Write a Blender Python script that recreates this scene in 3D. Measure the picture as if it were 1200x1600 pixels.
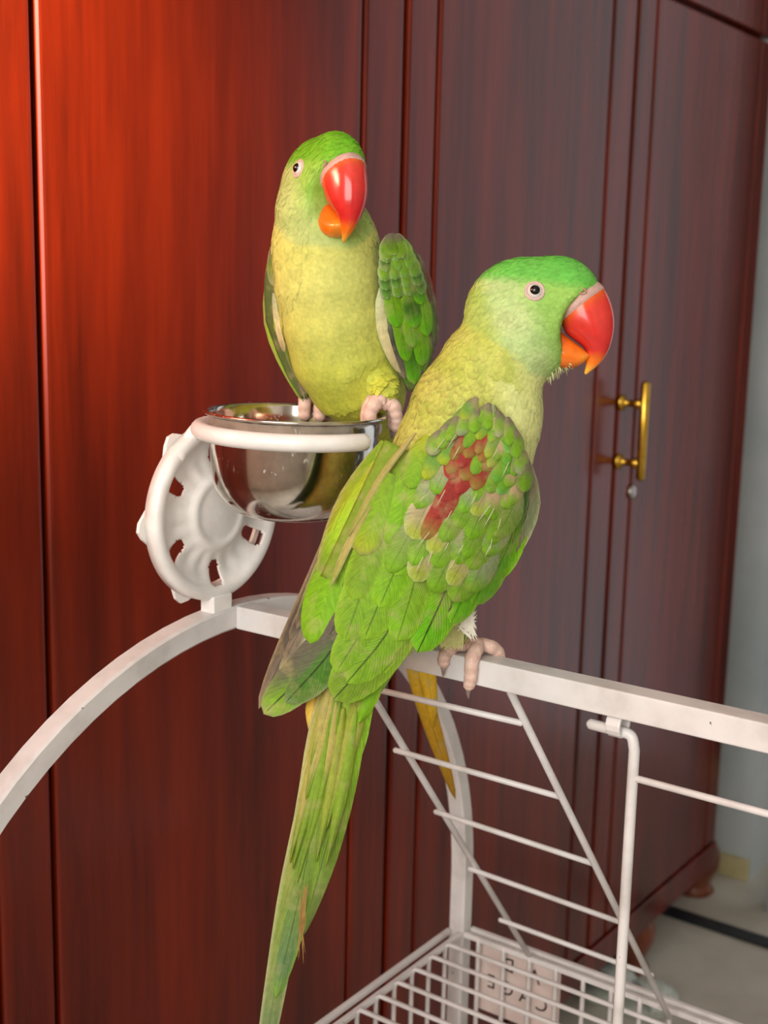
import bpy, bmesh, math, random
import numpy as np
from mathutils import Vector, Matrix
random.seed(7); rng = np.random.default_rng(11)
for o in list(bpy.data.objects): bpy.data.objects.remove(o)
scene = bpy.context.scene; COL = scene.collection

# ---------------------------------------------------------------- camera
FPX = 2000.0; CAM = np.array([0, 0, 1.09]); PITCH = math.radians(10.4); ROLL = math.radians(1.3)
_f = np.array([0, math.cos(PITCH), -math.sin(PITCH)]); _r = np.array([1., 0, 0]); _u = np.cross(_r, _f)
CR = _r*math.cos(ROLL)+_u*math.sin(ROLL); CU = -_r*math.sin(ROLL)+_u*math.cos(ROLL); CF = _f
cd = bpy.data.cameras.new('camera'); cam = bpy.data.objects.new('camera', cd); COL.objects.link(cam)
cd.sensor_fit = 'VERTICAL'; cd.sensor_height = 36; cd.lens = FPX/1600*36; cd.clip_start = .02
M4 = Matrix.Identity(4)
for i in range(3):
    M4[i][0] = CR[i]; M4[i][1] = CU[i]; M4[i][2] = -CF[i]; M4[i][3] = CAM[i]
cam.matrix_world = M4
cd.dof.use_dof = True; cd.dof.focus_distance = .74; cd.dof.aperture_fstop = 11
scene.camera = cam
def ray(px, py):
    d = CR*(px-600)/FPX+CU*(800-py)/FPX+CF
    return d/d[1]
def at(px, py, Y): return CAM+ray(px, py)*Y
def onz(px, py, z):
    d = ray(px, py); return CAM+d*((z-CAM[2])/d[2])
def onplane(px, py, p, n):
    d = ray(px, py); return CAM+d*(np.dot(p-CAM, n)/np.dot(d, n))
def proj(p):
    q = np.asarray(p)-CAM; return np.array([600+FPX*q@CR/(q@CF), 800-FPX*q@CU/(q@CF)])

# ---------------------------------------------------------------- room axes, light, exposure
WA = math.radians(54)                      # the wardrobe runs along this heading
WU = np.array([math.cos(WA), math.sin(WA), 0]); WN = np.array([WU[1], -WU[0], 0])   # along, outwards
H0 = at(1000, 675, 1.75)                   # a point on the wardrobe front
ZUP = np.array([0, 0, 1.])
def W(s, y, z): return np.array([H0[0], H0[1], 0])+WU*s-WN*y+ZUP*z    # room coordinates: along, into the wardrobe, up
vs = scene.view_settings
vs.view_transform = 'Standard'; vs.look = 'None'; vs.gamma = 1; vs.exposure = 0.0; vs.use_curve_mapping = False
world = bpy.data.worlds.new('world'); scene.world = world; world.use_nodes = True
world.node_tree.nodes['Background'].inputs[0].default_value = (.75, .86, 1, 1)
world.node_tree.nodes['Background'].inputs[1].default_value = .1
def area(name, loc, look, sx, sy, power, col):
    l = bpy.data.lights.new(name, 'AREA'); l.shape = 'RECTANGLE'; l.size = sx; l.size_y = sy; l.energy = power; l.color = col
    o = bpy.data.objects.new(name, l); COL.objects.link(o); o.location = Vector(loc)
    z = -(Vector(look)-Vector(loc)).normalized(); x = Vector((0, 0, 1)).cross(z).normalized(); y = z.cross(x)
    o.matrix_world = Matrix(((x.x, y.x, z.x, loc[0]), (x.y, y.y, z.y, loc[1]), (x.z, y.z, z.z, loc[2]), (0, 0, 0, 1)))
    return o
S_REAR, Y_RIGHT, ZC = -2.7, -2.6, 2.7
pb = onz(1128, 1362, 0); S_BACK = float((pb-H0)@WU); S_FAR = S_BACK+.45
area('window_rear_offscreen', W(S_REAR+.03, -1.0, 1.6), W(0, -1.0, 1.6), 1.5, 1.3, 46, (1, .97, .93))
area('doorway_right_offscreen', W(S_FAR-.02, -.9, 1.02), W(0, -.9, 1.02), 1.0, 2.0, 4.5, (.97, .97, 1))
def spot(name, loc, look, power, col, ang, size):
    l = bpy.data.lights.new(name, 'SPOT'); l.energy = power; l.color = col; l.spot_size = math.radians(ang); l.spot_blend = 1; l.shadow_soft_size = size
    o = bpy.data.objects.new(name, l); COL.objects.link(o); o.location = Vector(loc)
    o.rotation_euler = (Vector(look)-Vector(loc)).to_track_quat('-Z', 'Y').to_euler(); return o
spot('lamp_left_offscreen', W(-2.3, -.5, 1.72), W(-1.62, 0, 1.45), 2600, (1, .74, .48), 38, .06)

# ---------------------------------------------------------------- helpers
def lin(r, g, b):
    f = lambda c: c/12.92 if c <= .04045 else ((c+.055)/1.055)**2.4
    return np.array([f(r/255), f(g/255), f(b/255)])
def empty(name, loc, label, cat, group=None, kind=None):
    o = bpy.data.objects.new(name, None); COL.objects.link(o); o.location = Vector(loc); o.empty_display_size = .02
    o['label'] = label; o['category'] = cat
    if group: o['group'] = group
    if kind: o['kind'] = kind
    return o
def rootloc(o):
    while o.parent: o = o.parent
    return np.array(o.location)
def mesh(name, V, Fc, mat, parent=None, smooth=True, col=None, uv=None, bevel=0, loc=None):
    """V in world coordinates; one mesh object, child of parent"""
    V = np.asarray(V, float)
    off = rootloc(parent) if parent is not None else np.array(loc if loc is not None else V.mean(0)*[1, 1, 0]+[0, 0, V[:, 2].min()])
    me = bpy.data.meshes.new(name); me.from_pydata([tuple(v) for v in V-off], [], [tuple(int(i) for i in f) for f in Fc]); me.update()
    if bevel:
        bm = bmesh.new(); bm.from_mesh(me)
        bmesh.ops.bevel(bm, geom=bm.edges[:], offset=bevel, segments=3, affect='EDGES', profile=.6, clamp_overlap=True)
        bm.to_mesh(me); bm.free()
    if col is not None:
        a = me.color_attributes.new('Col', 'FLOAT_COLOR', 'POINT')
        c = np.ones((len(V), 4)); col = np.asarray(col); c[:, :col.shape[1]] = col
        a.data.foreach_set('color', c.ravel().astype(np.float32))
    if uv is not None:
        l = me.uv_layers.new(name='UVMap'); idx = np.zeros(len(me.loops), int); me.loops.foreach_get('vertex_index', idx)
        l.data.foreach_set('uv', np.asarray(uv)[idx].ravel().astype(np.float32))
    if smooth: me.polygons.foreach_set('use_smooth', [True]*len(me.polygons))
    if mat: me.materials.append(mat)
    o = bpy.data.objects.new(name, me); COL.objects.link(o)
    if parent is not None: o.parent = parent
    else: o.location = Vector(off)
    return o
def tag(o, label, cat, group=None, kind=None):
    o['label'] = label
    if cat: o['category'] = cat
    if group: o['group'] = group
    if kind: o['kind'] = kind
    return o
BOXF = [(0, 3, 2, 1), (4, 5, 6, 7), (0, 1, 5, 4), (1, 2, 6, 5), (2, 3, 7, 6), (3, 0, 4, 7)]
def boxv(c, ax, ay, az):
    return [c+ax*i+ay*j+az*k for k in (-1, 1) for i, j in ((-1, -1), (1, -1), (1, 1), (-1, 1))]
def wbox(s0, s1, y0, y1, z0, z1):      # a box in room coordinates
    return [W(s, y, z) for z in (z0, z1) for s, y in ((s0, y0), (s1, y0), (s1, y1), (s0, y1))]
def frames(P):
    P = np.asarray(P, float); T = np.gradient(P, axis=0); T /= np.linalg.norm(T, axis=1)[:, None]
    n = np.cross(T[0], [0, 0, 1.]); 
    if np.linalg.norm(n) < .05: n = np.cross(T[0], [0, 1., 0])
    n /= np.linalg.norm(n); N = []
    for t in T:
        n = n-t*(n@t); n /= np.linalg.norm(n); N.append(n.copy())
    N = np.array(N); return P, T, N, np.cross(T, N)
def tubev(P, r, seg=8, cap=True, round_ends=False):
    P, T, N, B = frames(P); r = np.broadcast_to(np.asarray(r, float), len(P)).copy()
    if round_ends:
        a, b = P[0]-T[0]*r[0]*.6, P[-1]+T[-1]*r[-1]*.6
        P = np.vstack([a, P, b]); N = np.vstack([N[:1], N, N[-1:]]); B = np.vstack([B[:1], B, B[-1:]]); r = np.r_[r[0]*.45, r, r[-1]*.45]
    V = []; Fc = []; n = len(P)
    for i in range(n):
        for k in range(seg):
            a = 2*math.pi*k/seg; V.append(P[i]+r[i]*(N[i]*math.cos(a)+B[i]*math.sin(a)))
    for i in range(n-1):
        for k in range(seg):
            k2 = (k+1) % seg; Fc.append((i*seg+k, i*seg+k2, (i+1)*seg+k2, (i+1)*seg+k))
    if cap: Fc += [tuple(range(seg-1, -1, -1)), tuple((n-1)*seg+k for k in range(seg))]
    return V, Fc
def join(*parts):
    V = []; Fc = []
    for v, f in parts:
        o = len(V); V += list(v); Fc += [tuple(i+o for i in q) for q in f]
    return V, Fc
def spline(P, n=6):
    P = np.asarray(P, float); Q = np.vstack([2*P[0]-P[1], P, 2*P[-1]-P[-2]]); out = []
    for i in range(1, len(Q)-2):
        for t in np.linspace(0, 1, n, endpoint=False):
            a, b, c, d = Q[i-1:i+3]
            out.append(.5*(2*b+(c-a)*t+(2*a-5*b+4*c-d)*t*t+(3*b-a-3*c+d)*t**3))
    out.append(P[-1]); return np.array(out)

# ---------------------------------------------------------------- materials
def newmat(name):
    m = bpy.data.materials.new(name); m.use_nodes = True
    return m, m.node_tree.nodes, m.node_tree.links, m.node_tree.nodes['Principled BSDF']
def noise(N, L, coord, scale, detail=4, sc=(1, 1, 1), rough=.55):
    mp = N.new('ShaderNodeMapping'); mp.inputs['Scale'].default_value = sc
    L.new(coord, mp.inputs[0]); t = N.new('ShaderNodeTexNoise'); t.inputs['Scale'].default_value = scale
    t.inputs['Detail'].default_value = detail; t.inputs['Roughness'].default_value = rough; L.new(mp.outputs[0], t.inputs['Vector'])
    return t.outputs[0]
def ramp(N, L, fac, stops):
    r = N.new('ShaderNodeValToRGB'); e = r.color_ramp.elements
    while len(e) < len(stops): e.new(.5)
    for x, (p, c) in zip(e, stops): x.position = p; x.color = (*c, 1)
    L.new(fac, r.inputs[0]); return r.outputs[0]
def bump(N, L, b, h, s, d):
    n = N.new('ShaderNodeBump'); n.inputs['Strength'].default_value = s; n.inputs['Distance'].default_value = d
    L.new(h, n.inputs['Height']); L.new(n.outputs[0], b.inputs['Normal'])
def mat_noise(name, c0, c1, scale=20, rough=.5, metal=0, bumps=.1, bd=.001, sc=(1, 1, 1), spec=.5, stops=(.35, .65)):
    m, N, L, b = newmat(name); tc = N.new('ShaderNodeTexCoord').outputs['Object']
    f = noise(N, L, tc, scale, 5, sc); L.new(ramp(N, L, f, [(stops[0], c0), (stops[1], c1)]), b.inputs['Base Color'])
    b.inputs['Roughness'].default_value = rough; b.inputs['Metallic'].default_value = metal
    b.inputs['Specular IOR Level'].default_value = spec
    if bumps: bump(N, L, b, f, bumps, bd)
    return m
def wood():
    m, N, L, b = newmat('mahogany_veneer'); tc = N.new('ShaderNodeTexCoord').outputs['Object']
    big = noise(N, L, tc, 6, 4, (1, 1, .22)); fine = noise(N, L, tc, 46, 6, (1, 1, .06), .65); flame = noise(N, L, tc, 15, 3, (1, 1, .12))
    mx = N.new('ShaderNodeMix'); mx.data_type = 'FLOAT'; mx.inputs[0].default_value = .5; L.new(big, mx.inputs[2]); L.new(flame, mx.inputs[3])
    m2 = N.new('ShaderNodeMix'); m2.data_type = 'FLOAT'; m2.inputs[0].default_value = .42; L.new(mx.outputs[0], m2.inputs[2]); L.new(fine, m2.inputs[3])
    c = ramp(N, L, m2.outputs[0], [(.36, lin(56, 12, 3)), (.50, lin(100, 25, 5)), (.64, lin(128, 35, 6))])
    L.new(c, b.inputs['Base Color']); b.inputs['Roughness'].default_value = .24; b.inputs['Specular IOR Level'].default_value = .45
    bump(N, L, b, fine, .05, .0006); return m
def white_enamel():
    m, N, L, b = newmat('white_enamel'); tc = N.new('ShaderNodeTexCoord').outputs['Object']
    f = noise(N, L, tc, 30, 6); c = ramp(N, L, f, [(.3, lin(192, 187, 182)), (.5, lin(214, 210, 207)), (.7, lin(222, 219, 216))])
    chip = noise(N, L, tc, 240, 2); k = ramp(N, L, chip, [(.74, (0, 0, 0)), (.76, (1, 1, 1))])
    zone = noise(N, L, tc, 14, 2); z = ramp(N, L, zone, [(.5, (0, 0, 0)), (.56, (1, 1, 1))])
    mul = N.new('ShaderNodeMath'); mul.operation = 'MULTIPLY'; L.new(k, mul.inputs[0]); L.new(z, mul.inputs[1])
    mx = N.new('ShaderNodeMix'); mx.data_type = 'RGBA'; L.new(mul.outputs[0], mx.inputs[0]); L.new(c, mx.inputs[6]); mx.inputs[7].default_value = (*lin(70, 58, 50), 1)
    L.new(mx.outputs[2], b.inputs['Base Color']); b.inputs['Roughness'].default_value = .38; bump(N, L, b, f, .08, .001); return m
def feather_mat(name, leaf=True):
    m, N, L, b = newmat(name)
    at_ = N.new('ShaderNodeAttribute'); at_.attribute_name = 'Col'
    tc = N.new('ShaderNodeTexCoord')
    f = noise(N, L, tc.outputs['Object'], 420 if not leaf else 300, 4)
    v = ramp(N, L, f, [(.3, (.86, .86, .86)), (.7, (1.08, 1.08, 1.08))])
    mul = N.new('ShaderNodeMix'); mul.data_type = 'RGBA'; mul.blend_type = 'MULTIPLY'; mul.inputs[0].default_value = 1
    L.new(at_.outputs['Color'], mul.inputs[6]); L.new(v, mul.inputs[7]); out = mul.outputs[2]
    b.inputs['Roughness'].default_value = .62; b.inputs['Specular IOR Level'].default_value = .25
    if leaf:
        sp = N.new('ShaderNodeSeparateXYZ'); L.new(tc.outputs['UV'], sp.inputs[0])
        sub = N.new('ShaderNodeMath'); sub.operation = 'SUBTRACT'; L.new(sp.outputs[0], sub.inputs[0]); sub.inputs[1].default_value = .5
        ab = N.new('ShaderNodeMath'); ab.operation = 'ABSOLUTE'; L.new(sub.outputs[0], ab.inputs[0])
        lt = N.new('ShaderNodeMath'); lt.operation = 'LESS_THAN'; L.new(ab.outputs[0], lt.inputs[0]); lt.inputs[1].default_value = .022
        st = N.new('ShaderNodeMath'); st.operation = 'MULTIPLY'; L.new(lt.outputs[0], st.inputs[0]); L.new(at_.outputs['Alpha'], st.inputs[1])
        mx = N.new('ShaderNodeMix'); mx.data_type = 'RGBA'; L.new(st.outputs[0], mx.inputs[0]); L.new(out, mx.inputs[6]); mx.inputs[7].default_value = (*lin(40, 48, 18), 1)
        out = mx.outputs[2]
        # barbs: fine slanting ridges
        k = N.new('ShaderNodeMath'); k.operation = 'MULTIPLY_ADD'; L.new(ab.outputs[0], k.inputs[0]); k.inputs[1].default_value = -.5; L.new(sp.outputs[1], k.inputs[2])
        fr = N.new('ShaderNodeMath'); fr.operation = 'MULTIPLY'; L.new(k.outputs[0], fr.inputs[0]); fr.inputs[1].default_value = 190
        sn = N.new('ShaderNodeMath'); sn.operation = 'SINE'; L.new(fr.outputs[0], sn.inputs[0])
        ad = N.new('ShaderNodeMath'); ad.operation = 'MULTIPLY_ADD'; L.new(sn.outputs[0], ad.inputs[0]); ad.inputs[1].default_value = .25; L.new(f, ad.inputs[2])
        bump(N, L, b, ad.outputs[0], .35, .0006)
        cx = N.new('ShaderNodeCombineXYZ'); L.new(ab.outputs[0], cx.inputs[0]); L.new(k.outputs[0], cx.inputs[1])
        info = N.new('ShaderNodeObjectInfo'); L.new(info.outputs['Random'], cx.inputs[2])
        st_ = noise(N, L, cx.outputs[0], 1.0, 3, (3.5, 60, 40), .7)
        sr = ramp(N, L, st_, [(.32, (.66, .70, .62)), (.5, (1, 1, 1)), (.70, (1.22, 1.18, 1.16))])
        m3 = N.new('ShaderNodeMix'); m3.data_type = 'RGBA'; m3.blend_type = 'MULTIPLY'; m3.inputs[0].default_value = .85; L.new(out, m3.inputs[6]); L.new(sr, m3.inputs[7])
        mo = noise(N, L, tc.outputs['Object'], 95, 4); mr = ramp(N, L, mo, [(.52, (0, 0, 0)), (.74, (.5, .5, .5))])
        m4 = N.new('ShaderNodeMix'); m4.data_type = 'RGBA'; L.new(mr, m4.inputs[0]); L.new(m3.outputs[2], m4.inputs[6]); m4.inputs[7].default_value = (*lin(168, 156, 104), 1)
        out = m4.outputs[2]
    else:
        bump(N, L, b, f, .12, .001)
        mo = noise(N, L, tc.outputs['Object'], 130, 5); mr = ramp(N, L, mo, [(.3, (.86, .88, .84)), (.5, (1, 1, 1)), (.7, (1.10, 1.08, 1.06))])
        m3 = N.new('ShaderNodeMix'); m3.data_type = 'RGBA'; m3.blend_type = 'MULTIPLY'; m3.inputs[0].default_value = 1; L.new(out, m3.inputs[6]); L.new(mr, m3.inputs[7]); out = m3.outputs[2]
    L.new(out, b.inputs['Base Color']); return m
def vcol_mat(name, rough=.25, spec=.5, coat=0, bumps=0, scale=200):
    m, N, L, b = newmat(name); a = N.new('ShaderNodeAttribute'); a.attribute_name = 'Col'
    tc = N.new('ShaderNodeTexCoord').outputs['Object']; f = noise(N, L, tc, scale, 4)
    v = ramp(N, L, f, [(.3, (.86, .86, .86)), (.7, (1.08, 1.08, 1.08))])
    mul = N.new('ShaderNodeMix'); mul.data_type = 'RGBA'; mul.blend_type = 'MULTIPLY'; mul.inputs[0].default_value = 1
    L.new(a.outputs['Color'], mul.inputs[6]); L.new(v, mul.inputs[7]); L.new(mul.outputs[2], b.inputs['Base Color'])
    b.inputs['Roughness'].default_value = rough; b.inputs['Specular IOR Level'].default_value = spec; b.inputs['Coat Weight'].default_value = coat
    if bumps: bump(N, L, b, f, bumps, .0008)
    return m
def steel():
    m, N, L, b = newmat('scratched_steel'); tc = N.new('ShaderNodeTexCoord').outputs['Object']
    f = noise(N, L, tc, 120, 6); s = noise(N, L, tc, 260, 3, (1, 1, .5))
    sp = ramp(N, L, s, [(.60, (0, 0, 0)), (.72, (1, 1, 1))])
    r = N.new('ShaderNodeMath'); r.operation = 'MULTIPLY_ADD'; L.new(sp, r.inputs[0]); r.inputs[1].default_value = .30; r.inputs[2].default_value = .13
    L.new(r.outputs[0], b.inputs['Roughness']); b.inputs['Metallic'].default_value = 1
    L.new(ramp(N, L, f, [(.3, lin(196, 192, 184)), (.7, lin(226, 222, 214))]), b.inputs['Base Color'])
    bump(N, L, b, f, .02, .0005); return m
M = dict(
    wood=wood(), white=white_enamel(), feather=feather_mat('wing_feather'), plume=feather_mat('body_plumage', False), steel=steel(),
    beak=vcol_mat('beak_horn', .22, .5, .3), skin=vcol_mat('bird_skin', .5, .35, 0, .5, 500),
    plastic=mat_noise('white_plastic', lin(226, 222, 216), lin(240, 237, 232), 60, .3, 0, .05, .0006),
    brass=mat_noise('brass', lin(205, 160, 50), lin(232, 190, 84), 90, .28, 1, .02, .0005),
    nickel=mat_noise('nickel', lin(180, 175, 170), lin(205, 200, 196), 90, .3, 1, .02, .0005),
    floor=mat_noise('grey_floor_tile', lin(190, 186, 174), lin(206, 202, 190), 9, .42, 0, .03, .001),
    wall=mat_noise('grey_wall_paint', lin(180, 192, 194), lin(208, 216, 216), 3.5, .5, 0, .08, .003),
    cream=mat_noise('cream_plaster', lin(214, 208, 196), lin(224, 219, 208), 4, .7, 0, .05, .002),
    skirt=mat_noise('yellowed_skirting', lin(186, 176, 122), lin(206, 196, 150), 20, .6, 0, .1, .002),
    black=mat_noise('black_strip', lin(28, 32, 36), lin(44, 48, 52), 40, .45, 0, .1, .001),
    dark=mat_noise('dark_door_paint', lin(58, 64, 62), lin(78, 84, 82), 6, .5, 0, .05, .002),
    lilac=mat_noise('pale_lilac_paint', lin(176, 174, 184), lin(196, 194, 202), 10, .5, 0, .05, .002),
    foot=mat_noise('turned_wood', lin(96, 44, 24), lin(134, 72, 44), 24, .35, 0, .08, .001, (1, 1, .3)),
    knit=mat_noise('pale_mesh_fabric', lin(176, 188, 178), lin(222, 228, 222), 160, .7, 0, .7, .003, (1, 1, 1), .4),
    sole=mat_noise('pale_rubber', lin(168, 178, 166), lin(190, 198, 188), 40, .6, 0, .1, .001),
    plate=mat_noise('pinkish_plate', lin(224, 204, 196), lin(236, 220, 212), 40, .4, 0, .05, .0006),
    letter=mat_noise('stencil_cut', lin(52, 30, 24), lin(70, 44, 36), 40, .7, 0, 0),
    iris=mat_noise('iris', lin(196, 190, 180), lin(216, 212, 204), 300, .2, 0, 0),
    pupil=mat_noise('pupil', lin(6, 6, 7), lin(10, 10, 11), 100, .06, 0, 0),
    claw=mat_noise('claw_horn', lin(120, 104, 96), lin(160, 144, 134), 300, .35, 0, 0),
    glass=None)
m, N, L, b = newmat('window_glass'); b.inputs['Transmission Weight'].default_value = 1; b.inputs['Roughness'].default_value = .02; b.inputs['IOR'].default_value = 1.02
M['glass'] = m

# ================================================================ the room
def struct(name, V, Fc, mat, label, bevel=0, parent=None):
    o = mesh(name, V, Fc, mat, parent, smooth=False, bevel=bevel)
    if parent is None: o['kind'] = 'structure'; o['label'] = label
    return o
Y_LEFT = .56
struct('floor', wbox(S_REAR-.1, S_FAR+.1, Y_RIGHT-.1, Y_LEFT+.1, -.06, 0), BOXF, M['floor'], 'grey stone-look floor under wardrobe and cage')
struct('ceiling', wbox(S_REAR-.1, S_FAR+.1, Y_RIGHT-.1, Y_LEFT+.1, ZC, ZC+.08), BOXF, M['cream'], 'plain cream ceiling')
struct('wall_left', wbox(S_REAR-.1, S_BACK, Y_LEFT, Y_LEFT+.1, 0, ZC), BOXF, M['cream'], 'cream wall behind the wardrobe')
# back wall: ends where the darker doorway begins
pe = onplane(1180, 1250, W(S_BACK, 0, 0), WU); Y_END = float(-(pe-H0)@WN)
struct('wall_back', wbox(S_BACK, S_BACK+.12, Y_END, Y_LEFT+.1, 0, ZC), BOXF, M['wall'], 'grey painted wall beyond the wardrobe end')
struct('baseboard_back', wbox(S_BACK-.012, S_BACK, Y_END, Y_LEFT, 0, .04), BOXF, M['skirt'], 'yellowed skirting along the grey wall', .003)
struct('baseboard_far', wbox(S_FAR-.012, S_FAR, -.3, Y_END+.3, 0, .04), BOXF, M['skirt'], 'yellowed skirting along the dark passage wall', .003)
# rear wall with window, right wall with doorway
def wall_with_hole(name, horiz, fixed0, fixed1, a0, a1, h0, h1, z0, z1, mat, label):
    g = lambda p, q, r, t: wbox(fixed0, fixed1, p, q, r, t) if horiz == 'y' else wbox(p, q, fixed0, fixed1, r, t)
    V, Fc = join(*[(g(*c), BOXF) for c in ((a0, h0, 0, ZC), (h1, a1, 0, ZC), (h0, h1, 0, z0), (h0, h1, z1, ZC)) if c[3]-c[2] > .001])
    return struct(name, V, Fc, mat, label)
wall_with_hole('wall_rear', 'y', S_REAR-.1, S_REAR, Y_RIGHT, Y_LEFT, -1.8, -.2, .95, 2.35, M['cream'], 'cream wall with the window facing the wardrobe end')
struct('wall_right', wbox(S_REAR-.1, S_FAR+.1, Y_RIGHT-.1, Y_RIGHT, 0, ZC), BOXF, M['cream'], 'plain cream wall opposite the wardrobe')
wall_with_hole('wall_end', 'y', S_FAR, S_FAR+.1, Y_RIGHT, Y_LEFT, -1.42, -.38, 0, 2.05, M['dark'], 'dark grey-green passage wall with the open outside doorway')
wv = join(*[(wbox(S_REAR-.08, S_REAR-.02, a, b_, c, d), BOXF) for a, b_, c, d in ((-1.8, -1.75, .95, 2.35), (-.25, -.2, .95, 2.35), (-1.75, -.25, .95, 1.0), (-1.75, -.25, 2.3, 2.35), (-1.02, -.98, 1.0, 2.3))])
w1 = struct('window_1', wv[0], wv[1], M['lilac'], 'pale framed window in the rear wall')
mesh('pane', wbox(S_REAR-.055, S_REAR-.05, -1.75, -1.02, 1.0, 2.3), BOXF, M['glass'], w1, False)
mesh('pane', wbox(S_REAR-.055, S_REAR-.05, -.98, -.25, 1.0, 2.3), BOXF, M['glass'], w1, False)
# black strip across the floor and the pale jamb beyond it
ps0, ps1 = onz(1045, 1424, 0), onz(1200, 1478, 0); sS = float(((ps0+ps1)/2-H0)@WU)
struct('trim_1', wbox(sS-.016, sS+.016, -2.2, Y_LEFT, 0, .006), BOXF, M['black'], 'black strip set across the grey floor', .002)
pj = onz(1197, 1428, 0); sj = float((pj-H0)@WU); yj = float(-(pj-H0)@WN)
struct('trim_2', wbox(sj, sj+.05, yj-.05, yj, 0, 2.1), BOXF, M['lilac'], 'pale lilac door jamb at the passage', .003)

# ================================================================ wardrobe
S_L, S_END, ZB = -1.57, .402, .10
wr = empty('wardrobe', W((S_L+S_END)/2, .25, 0), 'tall dark red mahogany wardrobe with panelled doors', 'wardrobe')
def wpart(name, c, par=wr, bev=0, mat='wood'): return mesh(name, wbox(*c), BOXF, M[mat], par, False, bevel=bev)
Z_SPLIT = 1.37+.09
wpart('carcass', (S_L, S_END, .022, .55, ZB, 2.35))
wpart('base_rail', (S_L, S_END, -.002, .03, ZB, ZB+.045), bev=.002)
wpart('top_rail', (S_L, S_END, -.004, .03, 2.30, 2.36), bev=.003)
doors = [(-1.563, -1.075, 1), (-1.068, -.578, 0), (-.570, -.078, 1), (-.070, S_END-.002, 0)]
def make_door(s0, s1, z0, z1, stL=.055, stR=.058):
    d = wpart('door', (s0+.001, s1-.001, .008, .022, z0, z1))
    wpart('stile', (s0, s0+stL-.0035, 0, .0085, z0, z1), d, .0042)
    wpart('panel', (s0+stL+.0015, s1-stR-.0015, 0, .0085, z0, z1), d, .0042)
    wpart('stile', (s1-stR+.0035, s1, 0, .0085, z0, z1), d, .0042)
    return d
dl = []
for i, (s0, s1, _) in enumerate(doors):
    dl.append(make_door(s0, s1, ZB+.05, Z_SPLIT-.004, .052, .064 if i < 3 else .05))
    make_door(s0, s1, Z_SPLIT+.004, 2.295, .052, .064 if i < 3 else .05)
def spherev(c, r, nu=14, nv=9, sc=(1, 1, 1), rot=None):
    V = []; Fc = []
    for j in range(nv+1):
        p = math.pi*j/nv
        for i in range(nu):
            a = 2*math.pi*i/nu; q = np.array([math.sin(p)*math.cos(a)*sc[0], math.sin(p)*math.sin(a)*sc[1], math.cos(p)*sc[2]])*r
            V.append(np.asarray(c)+(q if rot is None else rot@q))
    for j in range(nv):
        for i in range(nu):
            i2 = (i+1) % nu; Fc.append((j*nu+i, (j+1)*nu+i, (j+1)*nu+i2, j*nu+i2))
    return V, Fc
PW = W(0, 0, 0)
k1, k2 = onplane(984, 627, PW, WN), onplane(977, 718, PW, WN)
bt, bb = onplane(1009, 600, PW+WN*.034, WN), onplane(1000, 747, PW+WN*.034, WN)
sm = ((bt+bb)/2-H0)@WU
hb = mesh('handle', *tubev([W(sm, -.034, bt[2]), W(sm, -.034, bb[2])], .0062, 12, round_ends=True), M['brass'], dl[3])
for k in (k1, k2):
    hv = [tubev([W(sm, 0, k[2]), W(sm, -.004, k[2]), W(sm, -.006, k[2]), W(sm, -.018, k[2]), W(sm, -.022, k[2]), W(sm, -.034, k[2])], [.011, .011, .005, .0045, .008, .0045], 12)]
    mesh('handle_post', *join(*hv), M['brass'], dl[3])
kk = onplane(986, 768, PW, WN); kz, ks = kk[2], (kk-H0)@WU
mesh('lock', *tubev([W(ks, 0, kz), W(ks, -.004, kz), W(ks, -.006, kz)], [.011, .010, .005], 14), M['nickel'], dl[3])
def lathe(c, prof, seg=28, ax=None):
    V = []; Fc = []; X, Y_, Z_ = (np.eye(3) if ax is None else ax)
    for r, z in prof:
        for i in range(seg):
            a = 2*math.pi*i/seg; V.append(c+X*r*math.cos(a)+Y_*r*math.sin(a)+Z_*z)
    for j in range(len(prof)-1):
        for i in range(seg):
            i2 = (i+1) % seg; Fc.append((j*seg+i, j*seg+i2, (j+1)*seg+i2, (j+1)*seg+i))
    return V, Fc
fp = [onz(1017, 1524, 0), onz(1084, 1390, 0)]
fp = [(float((p-H0)@WU), max(.045, float(-(p-H0)@WN))) for p in fp]
for s_, y_ in fp+[(-.65, .05), (-1.5, .05)]:
    mesh('foot', *lathe(W(s_, y_, 0), [(0, 0), (.033, 0), (.036, .004), (.030, .012), (.028, .020), (.033, .033), (.041, .050), (.043, .066), (.040, .082), (.034, .094), (.032, ZB), (0, ZB)]), M['foot'], wr)

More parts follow.
